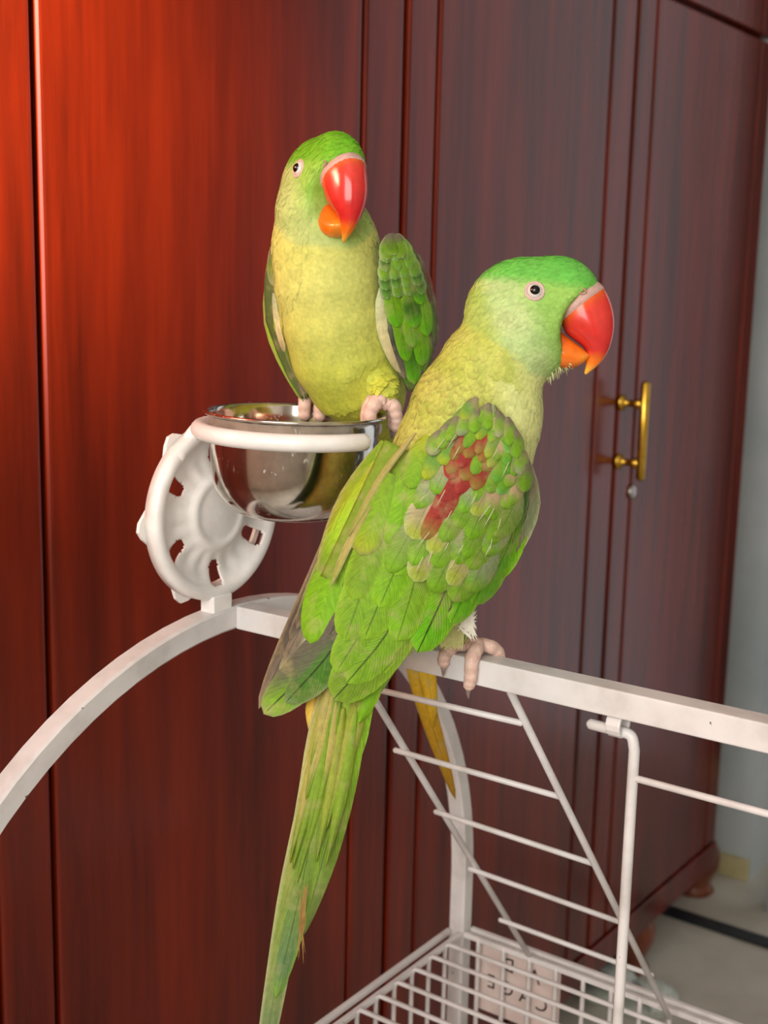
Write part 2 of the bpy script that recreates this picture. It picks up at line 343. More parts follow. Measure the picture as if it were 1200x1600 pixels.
# ================================================================ cage with perch bar
BA = math.radians(35.5); CV = np.array([math.cos(BA), -math.sin(BA), 0]); CUu = np.array([-CV[1], CV[0], 0])
TB = .0078                                       # half of the square tube
A0 = at(355, 962, .83)+CUu*TB                    # tube centre at the arch crown
ZBAR = A0[2]; RA = .305; ZR = ZBAR-.360+.0; LBAR = .62
def K(v, u, z): return np.array([A0[0], A0[1], 0])+CV*v+CUu*u+ZUP*z
cage = empty('bird_cage', K(LBAR/2, 0, 0), 'white enamelled wire bird cage with arched tube frame and perch bar on top', 'bird cage')
mesh('perch_bar', boxv(K(LBAR/2, 0, ZBAR), CV*(LBAR/2-TB), CUu*TB, ZUP*TB), BOXF, M['white'], cage, False, bevel=.0012)
def square_sweep(P, Nn, h, wdt):
    P = np.asarray(P); T = np.gradient(P, axis=0); T /= np.linalg.norm(T, axis=1)[:, None]; V = []; Fc = []
    for p, t in zip(P, T):
        n = np.cross(Nn, t)
        for a, b_ in ((-.8, -1), (.8, -1), (1, -.8), (1, .8), (.8, 1), (-.8, 1), (-1, .8), (-1, -.8)): V.append(p+Nn*a*wdt+n*b_*h)
    for i in range(len(P)-1):
        for k in range(8): k2 = (k+1) % 8; Fc.append((i*8+k, i*8+k2, i*8+8+k2, i*8+8+k))
    Fc += [tuple(range(7, -1, -1)), tuple((len(P)-1)*8+k for k in range(8))]
    return V, Fc
def arch(v):
    pts = [K(v, -RA, z) for z in np.linspace(.0, ZBAR-RA, 8)[:-1]]
    pts += [K(v, -RA*math.cos(a), ZBAR-RA+RA*math.sin(a)) for a in np.linspace(0, math.pi, 49)]
    pts += [K(v, RA, z) for z in np.linspace(ZBAR-RA, .0, 8)[1:]]
    return square_sweep(pts, CV, TB, TB)
for v in (0, LBAR):
    ao = mesh('arch_tube', *arch(v), M['white'], cage, False)
# roof frame: a double flat strip round the roof
for v0, u0, v1, u1 in ((0, -RA, 0, RA), (LBAR, -RA, LBAR, RA), (0, RA, LBAR, RA), (0, -RA, LBAR, -RA)):
    for off in (-.0058, .0058):
        dv, du = (off, 0) if v0 == v1 else (0, off)
        a, b_ = K(v0+dv, u0+du, ZR), K(v1+dv, u1+du, ZR); d = (b_-a)/np.linalg.norm(b_-a); n = np.cross(ZUP, d)
        ln = np.linalg.norm(b_-a)/2-TB-.001
        mesh('roof_rail', boxv((a+b_)/2, d*ln, n*.0023, ZUP*.0023), BOXF, M['white'], cage, False, bevel=.0006)
    for q in np.linspace(.04, .96, 20 if v0 == v1 else 20):
        pass
def wire(name, pts, r, parent, seg=7, mat='white', smooth_n=0):
    return mesh(name, *tubev(pts if not smooth_n else spline(pts, smooth_n), r, seg, round_ends=True), M[mat], parent)
PIT = .0262
w0 = None; n_w = int(2*(RA-.02)/PIT)
for i in range(n_w):
    u_ = RA-.0085-PIT*(i+1)*1.0
    if w0 is None:
        pts = [K(.0065, u_, .1), K(.0065, u_, ZR-.004), K(.0075, u_, ZR+.001), K(.0105, u_, ZR+.003), K(LBAR-.0105, u_, ZR+.003), K(LBAR-.0075, u_, ZR+.001), K(LBAR-.0065, u_, ZR-.004), K(LBAR-.0065, u_, .1)]
        w0 = wire('roof_wire', pts, .0021, cage); u_first = u_
    else:
        c = w0.copy(); COL.objects.link(c); c.parent = cage; c.location = Vector(CUu*(u_-u_first))
b0 = None
for side in (1, -1):
    for i in range(int(LBAR/PIT)-1):
        v_ = .024+PIT*i
        if v_ > LBAR-.015: continue
        if b0 is None: b0 = wire('wall_bar', [K(v_, RA-.0065, .1), K(v_, RA-.0065, ZR+.001)], .0021, cage); vf = v_
        else:
            c = b0.copy(); COL.objects.link(c); c.parent = cage; c.location = Vector(CV*(v_-vf)+CUu*((side-1)*(RA-.0065)))
for zz in (.26, .11):
    for v0, u0, v1, u1 in ((.0, -RA, .0, RA), (LBAR, -RA, LBAR, RA), (0, RA, LBAR, RA), (0, -RA, LBAR, -RA)):
        a, b_ = K(v0, u0, zz), K(v1, u1, zz); d = (b_-a)/np.linalg.norm(b_-a)
        wire('wall_rail', [a+d*.01, b_-d*.01], .0024, cage)
pan = join((boxv(K(LBAR/2, 0, .095), CV*(LBAR/2-.012), CUu*(RA-.012), ZUP*.003), BOXF))
mesh('pan', *pan, M['white'], cage, False, bevel=.002)
# name plate on the back wall, read from inside (mirrored)
PNp = K(0, RA+.001, 0)
pl0, pl1 = onplane(748, 1484, PNp, CUu), onplane(876, 1527, PNp, CUu)
pv0, pv1 = (pl0-K(0, 0, 0))@CV, (pl1-K(0, 0, 0))@CV; pz1 = ZR-.005; pz0 = pz1-.066
plate = mesh('name_plate', boxv(K((pv0+pv1)/2, RA+.001, (pz0+pz1)/2), CV*(pv1-pv0)/2, CUu*.0008, ZUP*(pz1-pz0)/2), BOXF, M['plate'], cage, False)
plate['label'] = 'pinkish plate with mirrored stencilled letters'
def text_part(s, cv, cz, size, parent, name='letter'):
    cu = bpy.data.curves.new('txt', 'FONT'); cu.body = s; cu.size = 1; cu.align_x = 'CENTER'; cu.align_y = 'CENTER'; cu.extrude = .0; cu.resolution_u = 3
    o = bpy.data.objects.new('txt', cu); COL.objects.link(o); dg = bpy.context.evaluated_depsgraph_get(); me = bpy.data.meshes.new_from_object(o.evaluated_get(dg))
    V = [K(cv-v.co.x*size*.95, RA+.0001-.0005, cz+v.co.y*size) for v in me.vertices]      # mirrored along the bar
    Fc = [tuple(p.vertices) for p in me.polygons]; bpy.data.objects.remove(o); bpy.data.curves.remove(cu)
    mesh(name, V, Fc, M['letter'], parent, False)
pw = pv1-pv0
def plate_uv(px, py):
    q = onplane(px, py, PNp, CUu); return (q-K(0, 0, 0))@CV, q[2]
for ch, px, py in (('D', 795, 1508), ('A', 836, 1526), ('E', 769, 1534), ('G', 794, 1545), ('A', 821, 1557), ('C', 847, 1570)):
    cv_, cz_ = plate_uv(px, py); text_part(ch, cv_, cz_, .019, plate)

# clip under the perch bar and the wire frame hooked into it
BF = K(0, -TB, 0)
def bpl(px, py, off=0.0): return onplane(px, py, K(0, off, 0), CUu)
zc = ZBAR-TB
cl = bpl(965, 1142)
cvv = (cl-K(0, 0, 0))@CV
clip = [K(cvv, .004*math.sin(a)*1.6, zc-.0055-.0065*math.cos(a)*-1) for a in np.linspace(0.25, 2*math.pi-.25, 15)]
V, Fc = square_sweep(clip, CV, .0011, .0042)
mesh('clip', V, Fc, M['white'], cage, False)
wf = empty('wire_frame', K(.36, 0, ZR), 'white chipped wire frame hooked into the clip under the perch bar', 'wire frame')
rt = [bpl(922, 1131), bpl(945, 1137), bpl(965, 1142), bpl(980, 1146), bpl(990, 1154), bpl(991, 1172), bpl(986, 1260)]
top = np.array(rt[5]); vv = (top-K(0, 0, 0))@CV
pts = [rt[0], rt[1], rt[2], rt[3], K(vv-.0016, 0, rt[4][2]), K(vv, 0, rt[5][2]), K(vv, 0, rt[6][2]), K(vv, 0, ZR+.09), K(vv, 0, ZR+.008)]
wire('upright', spline(pts[:6], 5).tolist()+[pts[6], pts[7], pts[8]], .0031, wf, 10)
c0, c1 = bpl(1000, 1218), bpl(1200, 1270)
zc_ = c0[2]
wire('cross_wire', [K(vv+.002, 0, zc_), K(vv+.16, 0, zc_-.001)], .0021, wf, 8)
wire('upright', [K(vv+.16, 0, ZBAR-TB-.001), K(vv+.16, 0, ZR+.008)], .0031, wf, 10)
wire('foot_wire', [K(vv, 0, ZR+.0085), K(vv+.16, 0, ZR+.0085)], .003, wf, 8)

# ladder leaning from the perch bar to the roof edge
ld = empty('ladder', K(.2, .15, ZR), 'white wire ladder leaning from perch bar to cage roof', 'ladder')
T1, T2 = bpl(573, 1072, TB+.001), bpl(797, 1080, TB+.001)
v1_, v2_ = (T1-K(0, 0, 0))@CV, (T2-K(0, 0, 0))@CV
B1, B2 = onz(826, 1492, ZR+.005), onz(1046, 1590, ZR+.005)
rails = []
for T_, B_ in ((T1, B1), (T2, B2)):
    wire('rail', [T_+(T_-B_)*.0, B_], .0024, ld, 8)
pn = np.cross(T2-T1, B1-T1); pn /= np.linalg.norm(pn); pn *= -1 if pn[1] > 0 else 1
for a, b_ in (((583, 1076), (815, 1130)), ((617, 1172), (878, 1246)), ((680, 1268), (928, 1350)), ((733, 1357), (969, 1441)), ((781, 1437), (1019, 1524))):
    pA, pB = onplane(*a, T1+pn*.0035, pn), onplane(*b_, T1+pn*.0035, pn)
    wire('rung', [pA, pB], .0021, ld, 8)

# ================================================================ bowl holder and steel bowl
DC = onplane(338, 800, K(0, 0, 0), CV)           # disc centre, in the plane of the arch
DR = .0575
hold = empty('bowl_holder', DC-ZUP*DR, 'white plastic slotted disc bracket with ring arm on top of the cage arch', 'bowl holder')
DX, DZ = -CUu, ZUP                               # disc axes as seen (left is -u)
def disc_pt(r, a, h): return DC+(CUu*math.cos(a)+ZUP*math.sin(a))*r+CV*h
def disc_mesh():
    nr, na = 44, 216; V = []; Fc = []; rr = np.linspace(.0, DR, nr)
    for i, r in enumerate(rr):
        q = r/DR
        for k in range(na):
            a = 2*math.pi*k/na
            if q < .42: h = .0035-.002*(q/.42)**2+.0015*math.exp(-((q-.38)/.05)**2)
            elif q < .87: h = .0015-.0050*math.sin((q-.42)/.44*math.pi)**.8+.0005*math.cos(a*18)*math.sin((q-.42)/.44*math.pi)
            else: h = .0012+.0026*math.sqrt(max(0, 1-((q-.935)/.066)**2))
            V.append(disc_pt(r, a, h))
    def hole(q, a):
        for k in range(6):
            c = math.pi/6+k*math.pi/3
            d = (a-c+math.pi) % (2*math.pi)-math.pi; x = q*math.cos(d); y = q*math.sin(d)
            if abs(y) < .085 and .64 < x < .865: return True
            if (x-.64)**2+y**2 < .085**2: return True
        return False
    for i in range(nr-1):
        for k in range(na):
            q = (rr[i]+rr[i+1])/2/DR; a = 2*math.pi*(k+.5)/na
            if hole(q, a): continue
            k2 = (k+1) % na; Fc.append((i*na+k, i*na+k2, (i+1)*na+k2, (i+1)*na+k))
    # outer skirt going back
    o = len(V)
    for k in range(na): V.append(disc_pt(DR*1.0, 2*math.pi*k/na, -.006))
    for k in range(na): k2 = (k+1) % na; Fc.append(((nr-1)*na+k, (nr-1)*na+k2, o+k2, o+k))
    return V, Fc
do = mesh('slotted_disc', *disc_mesh(), M['plastic'], hold)
md = do.modifiers.new('thick', 'SOLIDIFY'); md.thickness = .0014; md.offset = 0
star = []; ns = 72
for h in (-.006, -.0085):
    for k in range(ns):
        a = 2*math.pi*k/ns; c = abs(math.cos(3*(a-math.radians(4)))); r = DR*(.93+.17*c**7)
        star.append(disc_pt(r, a, h))
for h, r in ((-.0085, DR*.86), (-.006, DR*.86)):
    for k in range(ns): star.append(disc_pt(r, 2*math.pi*k/ns, h))
sf = []
for j in range(4):
    for k in range(ns): k2 = (k+1) % ns; sf.append((j*ns+k, j*ns+k2, (j+1) % 4*ns+k2, (j+1) % 4*ns+k))
mesh('clamp_plate', star, sf, M['plastic'], hold, False)
mesh('mount_lug', boxv((DC*[1, 1, 0]+ZUP*((DC[2]-DR)+(ZBAR+TB))/2)+CV*.0, CV*.006, CUu*.009, ZUP*(max(.003, ((DC[2]-DR)-(ZBAR+TB))/2)+.0025)), BOXF, M['plastic'], hold, False, bevel=.0012)
BC = at(461, 647, .785)                          # bowl rim centre
BR = .0555
tl = math.radians(1.2); bz = np.array([math.sin(tl), -.0, math.cos(tl)]); bx = np.array([math.cos(tl), 0, -math.sin(tl)]); by = np.array([0, 1., 0])
def bp(r, a, z): return BC+bx*r*math.cos(a)+by*r*math.sin(a)+bz*z
da = math.atan2((DC-BC)@by, (DC-BC)@bx)          # direction from bowl to disc
RR = BR+.0028; rz = -.0105
aend = -.72
astart = da+2*math.pi if da < 0 else da
arc = [bp(RR, a, rz) for a in np.linspace(astart+.55-2*math.pi if False else (da % (2*math.pi))+.28, 2*math.pi+aend, 40)]
mesh('ring_arm', *tubev(arc, .0053, 12, round_ends=True), M['plastic'], hold)
arc2 = [bp(RR, a, rz) for a in np.linspace((da % (2*math.pi))+.28, .55, 40)]
mesh('ring_arm', *tubev(arc2, .0053, 12, round_ends=True), M['plastic'], hold)
ja = bp(RR+.001, da+.28, rz); jt = disc_pt(DR*.95, math.pi/2+.45, -.001)
mesh('ring_neck', *tubev(spline([ja, (ja+jt)/2+ZUP*.002, jt, disc_pt(DR*.93, math.pi/2+.75, .001)], 5), [.0055]*5+[.0052]*5+[.0045]*6, 10, round_ends=True), M['plastic'], hold)
bowl = empty('steel_bowl', bp(0, 0, -.064), 'round stainless steel food bowl held in the white ring', 'bowl')
BH = .0625
prof = [(0, -BH), (.026, -BH), (.034, -BH+.0012), (.041, -BH+.0052), (.0465, -BH+.012), (.0498, -BH+.021), (.0512, -.030), (.0520, -.012), (.0524, -.004), (.0535, -.0012), (.0552, -.0006), (BR+.0008, .0005), (BR+.0004, .0014), (.0548, .0016), (.0528, .0006), (.0518, -.004), (.0512, -.012), (.0504, -.030), (.049, -BH+.0215), (.0456, -BH+.013), (.040, -BH+.0062), (.033, -BH+.002), (0, -BH+.0012)]
pr = spline([(p[0], p[1], 0) for p in prof], 3)[:, :2]; pr[:, 0] = np.maximum(pr[:, 0], 0)
mesh('bowl_shell', *lathe(BC, pr, 72, (bx, by, bz)), M['steel'], bowl)

# ================================================================ parrots: shared tools
def sd_cap(P, a, ra, b_, rb):
    a = np.asarray(a); b_ = np.asarray(b_); d = b_-a; t = np.clip((P-a)@d/(d@d), 0, 1)
    return np.linalg.norm(P-(a+t[..., None]*d), axis=-1)-(ra+(rb-ra)*t)
def sd_ell(P, c, axes, rad):
    q = (P-c)@np.asarray(axes).T; rad = np.asarray(rad)
    k0 = np.linalg.norm(q/rad, axis=-1); k1 = np.linalg.norm(q/rad**2, axis=-1)+1e-9
    return k0*(k0-1)/k1
def smin(a, b_, k):
    h = np.clip(.5+.5*(b_-a)/k, 0, 1); return b_*(1-h)+a*h-k*h*(1-h)
def field(prims, P, k):
    d = None; cuts = [p for p in prims if p[0] == 'cut']
    for p in prims:
        if p[0] == 'cut': continue
        q = sd_cap(P, *p[1:5]) if p[0] == 'cap' else sd_ell(P, *p[1:4])
        d = q if d is None else smin(d, q, k)
    for p in cuts: d = -smin(-d, sd_cut(P, p), 8*HS)
    return d
def sd_cut(P, p):
    return np.linalg.norm((P-p[1])@p[2].T, axis=-1)-p[3]
def surface_nets(prims, lo, hi, h, k):
    ax = [np.arange(lo[i], hi[i]+h, h) for i in range(3)]
    G = np.stack(np.meshgrid(*ax, indexing='ij'), -1); f = field(prims, G.reshape(-1, 3), k).reshape(G.shape[:3])
    n = np.array(f.shape)-1; acc = np.zeros((*n, 3)); cnt = np.zeros(n)
    offs = [(i, j, l) for i in (0, 1) for j in (0, 1) for l in (0, 1)]
    sl = lambda o: tuple(slice(o[i], o[i]+n[i]) for i in range(3))
    for o in offs:
        for a in range(3):
            if o[a]: continue
            o2 = list(o); o2[a] = 1; fa, fb = f[sl(o)], f[sl(o2)]; m_ = (fa < 0) != (fb < 0)
            t = np.where(m_, fa/np.where(m_, fa-fb, 1), 0)
            v = np.zeros((*n, 3)); v[...] = o; v[..., a] += t
            acc += v*m_[..., None]; cnt += m_
    act = cnt > 0; idx = -np.ones(n, int); idx[act] = np.arange(act.sum())
    cell = np.stack(np.nonzero(act), -1); V = (cell+acc[act]/cnt[act][:, None])*h+np.array([a[0] for a in ax])
    Fc = []
    for a in range(3):
        b_, c = (a+1) % 3, (a+2) % 3
        s0 = [slice(0, None)]*3; s1 = [slice(0, None)]*3; s0[a] = slice(0, -1); s1[a] = slice(1, None)
        fa, fb = f[tuple(s0)], f[tuple(s1)]; e = np.stack(np.nonzero((fa < 0) != (fb < 0)), -1)
        e = e[(e[:, b_] > 0) & (e[:, c] > 0) & (e[:, b_] < n[b_]) & (e[:, c] < n[c])]
        neg = fa[tuple(e.T)] < 0
        def at_(db, dc):
            q = e.copy(); q[:, b_] -= db; q[:, c] -= dc; return idx[tuple(q.T)]
        q = np.stack([at_(0, 0), at_(1, 0), at_(1, 1), at_(0, 1)], -1); q[~neg] = q[~neg][:, ::-1]; Fc.append(q)
    Fc = np.vstack(Fc); Fc = Fc[(Fc >= 0).all(1)]
    return V, Fc
def grad(prims, P, k, e=.0015):
    g = np.stack([field(prims, P+d, k)-field(prims, P-d, k) for d in np.eye(3)*e], -1)
    return g/(np.linalg.norm(g, axis=-1)[:, None]+1e-9)
def relax(V, Fc, it=3):
    E_ = np.vstack([Fc[:, [i, (i+1) % 4]] for i in range(4)])
    for _ in range(it):
        S = np.zeros_like(V); C = np.zeros(len(V)); np.add.at(S, E_[:, 0], V[E_[:, 1]]); np.add.at(C, E_[:, 0], 1); np.add.at(S, E_[:, 1], V[E_[:, 0]]); np.add.at(C, E_[:, 1], 1)
        V = V*.5+.5*S/C[:, None]
    return V
def sstep(a, b_, x): t = np.clip((x-a)/(b_-a), 0, 1); return t*t*(3-2*t)
def mixc(c0, c1, t): t = np.asarray(t)[..., None]; return c0*(1-t)+c1*t
def vnoise(P, sc, seed=0):                     # cheap smooth noise from summed sines
    r = np.random.default_rng(seed); s = 0
    for _ in range(7): s = s+np.sin(P@(r.normal(size=3)*sc)+r.uniform(0, 6.3))
    return s/7
HS = .725/2000                                 # metres per head unit
class Head:
    def __init__(s, origin, fwd, up):
        s.o = np.asarray(origin); s.f = fwd/np.linalg.norm(fwd); up = up-s.f*(up@s.f); s.u = up/np.linalg.norm(up); s.l = np.cross(s.u, s.f)
    def p(s, x, y, z): return s.o+(s.f*x+s.l*y+s.u*z)*HS
    def loc(s, P): q = np.asarray(P)-s.o; return np.stack([q@s.f, q@s.l, q@s.u], -1)/HS
    def prims(s):
        A = [s.f, s.l, s.u]
        return [('ell', s.p(-12, 0, -5), A, np.array([92, 56, 92])*HS), ('ell', s.p(38, 0, 20), A, np.array([70, 47, 69])*HS),
                ('ell', s.p(-12, 0, -40), A, np.array([64, 66, 64])*HS), ('ell', s.p(12, 0, -60), A, np.array([36, 36, 36])*HS)]
    def cut(s): return ('cut', s.p(112, 0, -35), np.stack([s.f, s.u]), 69*HS)
def loft_sections(hd, st, seg=20, ridge=.0):
    """st: (outer xz, inner xz, half width) stations -> closed loft in the head frame"""
    V = []; Fc = []; raw = []
    so = spline([(a[0], a[1], w) for a, _, w in st], 5); si = spline([(b_[0], b_[1], w) for _, b_, w in st], 5)
    for o, i in zip(so, si):
        c = (o[:2]+i[:2])/2; d = (o[:2]-i[:2])/2; w = max(o[2], .6)
        for k in range(seg):
            a = 2*math.pi*k/seg; ca, sa = math.cos(a), math.sin(a)
            ww = w*(abs(sa)**.8)*(1 if sa > 0 else -1)*(1-.18*max(0, ca))
            q = (c[0]+d[0]*ca, ww, c[1]+d[1]*ca); raw.append(q); V.append(hd.p(*q))
    n = len(so)
    for j in range(n-1):
        for k in range(seg): k2 = (k+1) % seg; Fc.append((j*seg+k, j*seg+k2, (j+1)*seg+k2, (j+1)*seg+k))
    Fc += [tuple(range(seg-1, -1, -1)), tuple((n-1)*seg+k for k in range(seg))]
    return V, Fc, np.array(raw)
pxl = lambda x, y: (x-830, 490-y)
RED, RED2, ORA, YEL = lin(196, 26, 32), lin(214, 56, 44), lin(232, 112, 20), lin(236, 168, 56)
SKINC = lin(196, 158, 146)
def make_face(hd, root, prims, k, ex=0):
    st = [(pxl(918, 452), pxl(852, 512), 33), (pxl(938, 450), pxl(872, 500), 37), (pxl(951, 472), pxl(882, 520), 35), (pxl(957, 500), pxl(895, 531), 31), (pxl(955, 527), pxl(908, 541), 24), (pxl(946, 553), pxl(914, 551), 15), (pxl(932, 571), pxl(914, 566), 8.5), (pxl(914, 585), pxl(911, 583), 1.5)]
    V, Fc, q = loft_sections(hd, st, 24)
    t = np.repeat(np.linspace(0, 1, len(q)//24), 24)
    lower = sstep(-10, 16, q[:, 0]-(pxl(880, 0)[0]) - (490-515-q[:, 2])*-.0)
    c = mixc(RED2, RED, sstep(.25, .6, t)); c = mixc(c, RED2, sstep(.0, .25, np.abs(q[:, 1])/60)*.5)
    c = mixc(c, ORA, sstep(.68, .83, t)); c = mixc(c, YEL, sstep(.83, .96, t))
    c = mixc(c, ORA, (1-sstep(.16, .27, t))*.6)
    mesh('upper_beak', V, Fc, M['beak'], root, col=c)
    st = [(pxl(868, 512), pxl(842, 560), 26), (pxl(884, 526), pxl(860, 568), 28), (pxl(897, 536), pxl(880, 575), 26), (pxl(909, 545), pxl(900, 573), 21), (pxl(916, 552), pxl(914, 564), 15), (pxl(919, 554), pxl(919, 558), 6)]
    V, Fc, q = loft_sections(hd, st, 20); t = np.repeat(np.linspace(0, 1, len(q)//20), 20)
    mesh('lower_beak', V, Fc, M['beak'], root, col=mixc(mixc(lin(226, 84, 20), ORA, sstep(0, .4, t)), YEL, sstep(.4, 1, t)*.7))
    st = [(pxl(932, 443), pxl(867, 494), 35), (pxl(936, 446), pxl(870, 498), 38.4), (pxl(940, 450), pxl(873, 502), 38.6), (pxl(942, 454), pxl(876, 505), 36.6)]
    V, Fc, q = loft_sections(hd, st, 28)
    ce = mesh('cere', V, Fc, M['skin'], root, col=np.tile(SKINC, (len(V), 1)))
    for sd in (-1, 1):                          # nostrils
        x, z = pxl(906, 463)
        c0 = hd.p(x, sd*37, z-0); ring = [c0+(hd.f*math.cos(a)*4.2+hd.u*math.sin(a)*4.2)*HS for a in np.linspace(0, 2*math.pi, 13)[:-1]]
        v, f = tubev(ring+[ring[0], ring[1]], 1.6*HS, 6); mesh('nostril', v, f, M['skin'], ce, col=np.tile(lin(176, 128, 112), (len(v), 1)))
    for sd in (-1, 1):                          # eyes
        x, z = pxl(833+ex, 464); ys = np.linspace(20, 90, 141); P = np.array([hd.p(x, sd*y, z) for y in ys]); d = field(prims, P, k)
        y = ys[np.argmax(d > 0)]; n = grad(prims, np.array([hd.p(x, sd*y, z)]), k)[0]; c = hd.p(x, sd*y, z)
        ax = np.cross(n, hd.u); ax /= np.linalg.norm(ax); bx_ = np.cross(ax, n); R3 = np.stack([ax, bx_, n], 1)
        ey = mesh('eye', *spherev(c-n*6*HS, 13*HS, 20, 12, rot=R3), M['iris'], root)
        mesh('pupil', *spherev(c-n*.2*HS, 9*HS, 18, 10, (1, 1, 1), R3), M['pupil'], ey)
        ring = [c-n*1.2*HS+(ax*math.cos(a)*13.4+bx_*math.sin(a)*13.4)*HS for a in np.linspace(0, 2*math.pi, 25)[:-1]]
        v, f = tubev(ring+[ring[0], ring[1]], 2.7*HS, 8); lid = mesh('eyelid', v, f, M['skin'], ey, col=np.tile(lin(200, 172, 160), (len(v), 1)))
# ---- feathers: leaf-shaped curved sheets laid over a height field
def leaf_profile(v, base=.5, tip=.30):
    w = base+(1-base)*sstep(0, .5, v); e = np.clip((v-(1-tip))/tip, 0, 1); return w*np.sqrt(np.clip(1-e**2.2, 0, 1))*np.sqrt(sstep(-.06, .16, v))
def feather(parent, path, width, hf, layer, c_base, c_mid, c_tip, c_edge=None, rach=.0, lift=.0008, camber=.0012, nv=9, nu=6, base=.5, tip=.30, name='feather', edge_t=.5, asym=0., cols_fn=None):
    P = np.asarray(path, float)
    P = spline(np.c_[P, np.zeros(len(P))], 6)[:, :2] if len(P) > 2 else np.linspace(P[0], P[1], 7)
    L_ = np.r_[0, np.cumsum(np.linalg.norm(np.diff(P, axis=0), axis=1))]; tt = np.linspace(0, 1, nv+1)
    tt = 1-(1-tt)**1.35
    C = np.c_[np.interp(tt*L_[-1], L_, P[:, 0]), np.interp(tt*L_[-1], L_, P[:, 1])]
    T = np.gradient(C, axis=0); T /= np.linalg.norm(T, axis=1)[:, None]; Nn = np.c_[-T[:, 1], T[:, 0]]
    wd = width if np.ndim(width) == 0 else np.interp(tt, np.linspace(0, 1, len(width)), width)
    W_ = wd*.5*leaf_profile(tt, base, tip)
    V = []; uv = []; col = []; Fc = []
    for i, v in enumerate(tt):
        for j in range(nu+1):
            u_ = -1+2*j/nu; q = C[i]+Nn[i]*W_[i]*(u_+asym*(1-u_*u_)); Y = hf(*q)-layer-lift*v*v+camber*u_*u_
            V.append(at(q[0], q[1], Y)); uv.append((.5+.5*u_, v))
            c = mixc(mixc(c_base, c_mid, sstep(.1, .55, v)), c_tip, sstep(.55, .95, v))
            if c_edge is not None: c = mixc(c, c_edge, edge_t*max(sstep(.72, 1, abs(u_)), sstep(.9, 1, v)))
            if cols_fn is not None: c = cols_fn(c, u_, v)
            col.append(np.r_[np.clip(c, 0, 1), rach])
    for i in range(nv):
        for j in range(nu): a = i*(nu+1)+j; Fc.append((a, a+1, a+nu+2, a+nu+1))
    o = mesh(name, V, Fc, M['feather'], parent, col=col, uv=uv)
    return o
class HField:
    def __init__(s, p0, p1, S, h, Y0, Rz, slope=0.):
        s.p0 = np.array(p0, float); d = np.array(p1, float)-s.p0; s.d = d/np.linalg.norm(d); s.n = np.array([s.d[1], -s.d[0]]); s.S, s.h, s.Y0, s.Rz, s.k = S, h, Y0, Rz, slope
    def st(s, x, y): q = np.array([x, y])-s.p0; return q@s.d, q@s.n
    def px(s, a, t): return s.p0+s.d*a+s.n*t
    def __call__(s, x, y):
        a, t = s.st(x, y); h = np.interp(a, s.S, s.h); e = min((t/h)**2, .94)
        return np.interp(a, s.S, s.Y0)-np.interp(a, s.S, s.Rz)*math.sqrt(1-e)+s.k*t
def jit(c, a=.12):
    return np.clip(c*(1+rng.normal(0, a))*np.array([1+rng.normal(0, a*.4), 1, 1+rng.normal(0, a*.4)]), 0, 1)
def plumage(root, V, Fc, prims, k, colf, flowf, n, sizef, keepf, tipf, name='plumage'):
    tri = np.vstack([Fc[:, [0, 1, 2]], Fc[:, [0, 2, 3]]]); a, b_, c = V[tri[:, 0]], V[tri[:, 1]], V[tri[:, 2]]
    ar = np.linalg.norm(np.cross(b_-a, c-a), axis=1); t = rng.choice(len(tri), n, p=ar/ar.sum()); r1, r2 = np.sqrt(rng.random(n)), rng.random(n)
    P = a[t]*(1-r1)[:, None]+b_[t]*(r1*(1-r2))[:, None]+c[t]*(r1*r2)[:, None]
    m_ = keepf(P); P = P[m_]; Nn = grad(prims, P, k); fl = flowf(P); fl = fl+rng.normal(0, .16, fl.shape); fl = fl-Nn*(fl*Nn).sum(1)[:, None]; fl /= np.linalg.norm(fl, axis=1)[:, None]
    sd = np.cross(Nn, fl); L_ = sizef(P)*rng.uniform(.8, 1.2, len(P)); wd = L_*.52
    shp = [(0, 0, -.03), (.35, -.42, .0), (.35, .42, .0), (.78, -.45, .025), (.78, .45, .025), (.6, 0, .06), (1, 0, .04)]
    vs_ = np.stack([P+fl*(L_*(x-.4))[:, None]+sd*(wd*y)[:, None]+Nn*(L_*z*.55+.0002)[:, None] for x, y, z in shp], 1)
    cb = colf(P)*rng.uniform(.93, 1.07, (len(P), 1)); tp = tipf(P); cols = np.repeat(cb[:, None], 7, 1)
    cols[:, 6] = tp[0]*tp[1][:, None]+cols[:, 6]*(1-tp[1][:, None])
    for i in (3, 4): cols[:, i] = tp[0]*(tp[1]*.6)[:, None]+cols[:, i]*(1-tp[1]*.6)[:, None]
    base = (np.arange(len(P))*7)[:, None]
    F3 = np.vstack([base+np.array([q]) for q in ((0, 1, 5), (0, 5, 2), (1, 3, 5), (2, 5, 4), (3, 6, 5), (5, 6, 4))])
    o = mesh(name, vs_.reshape(-1, 3), F3, M['plume'], root, col=np.clip(cols.reshape(-1, 3), 0, 1)); o['kind'] = 'stuff'; return o
def strand_part(name, root, items, mat='feather'):
    """wispy feather strands, tapered strips"""
    V = []; Fc = []; C = []
    for p0, p1, w, c in items:
        p0, p1 = np.asarray(p0), np.asarray(p1); sd = np.cross(p1-p0, CF); sd /= np.linalg.norm(sd); o = len(V)
        m_ = (p0+p1)/2-CF*.001
        for p, ww in ((p0, w*.8), (m_, w), (p1, w*.12)): V += [p-sd*ww/2, p+sd*ww/2]; C += [c, c]
        Fc += [(o, o+1, o+3, o+2), (o+2, o+3, o+5, o+4)]
    ob = mesh(name, V, Fc, M[mat], root, col=C, uv=[(.2, .5)]*len(V)); ob['kind'] = 'stuff'; return ob
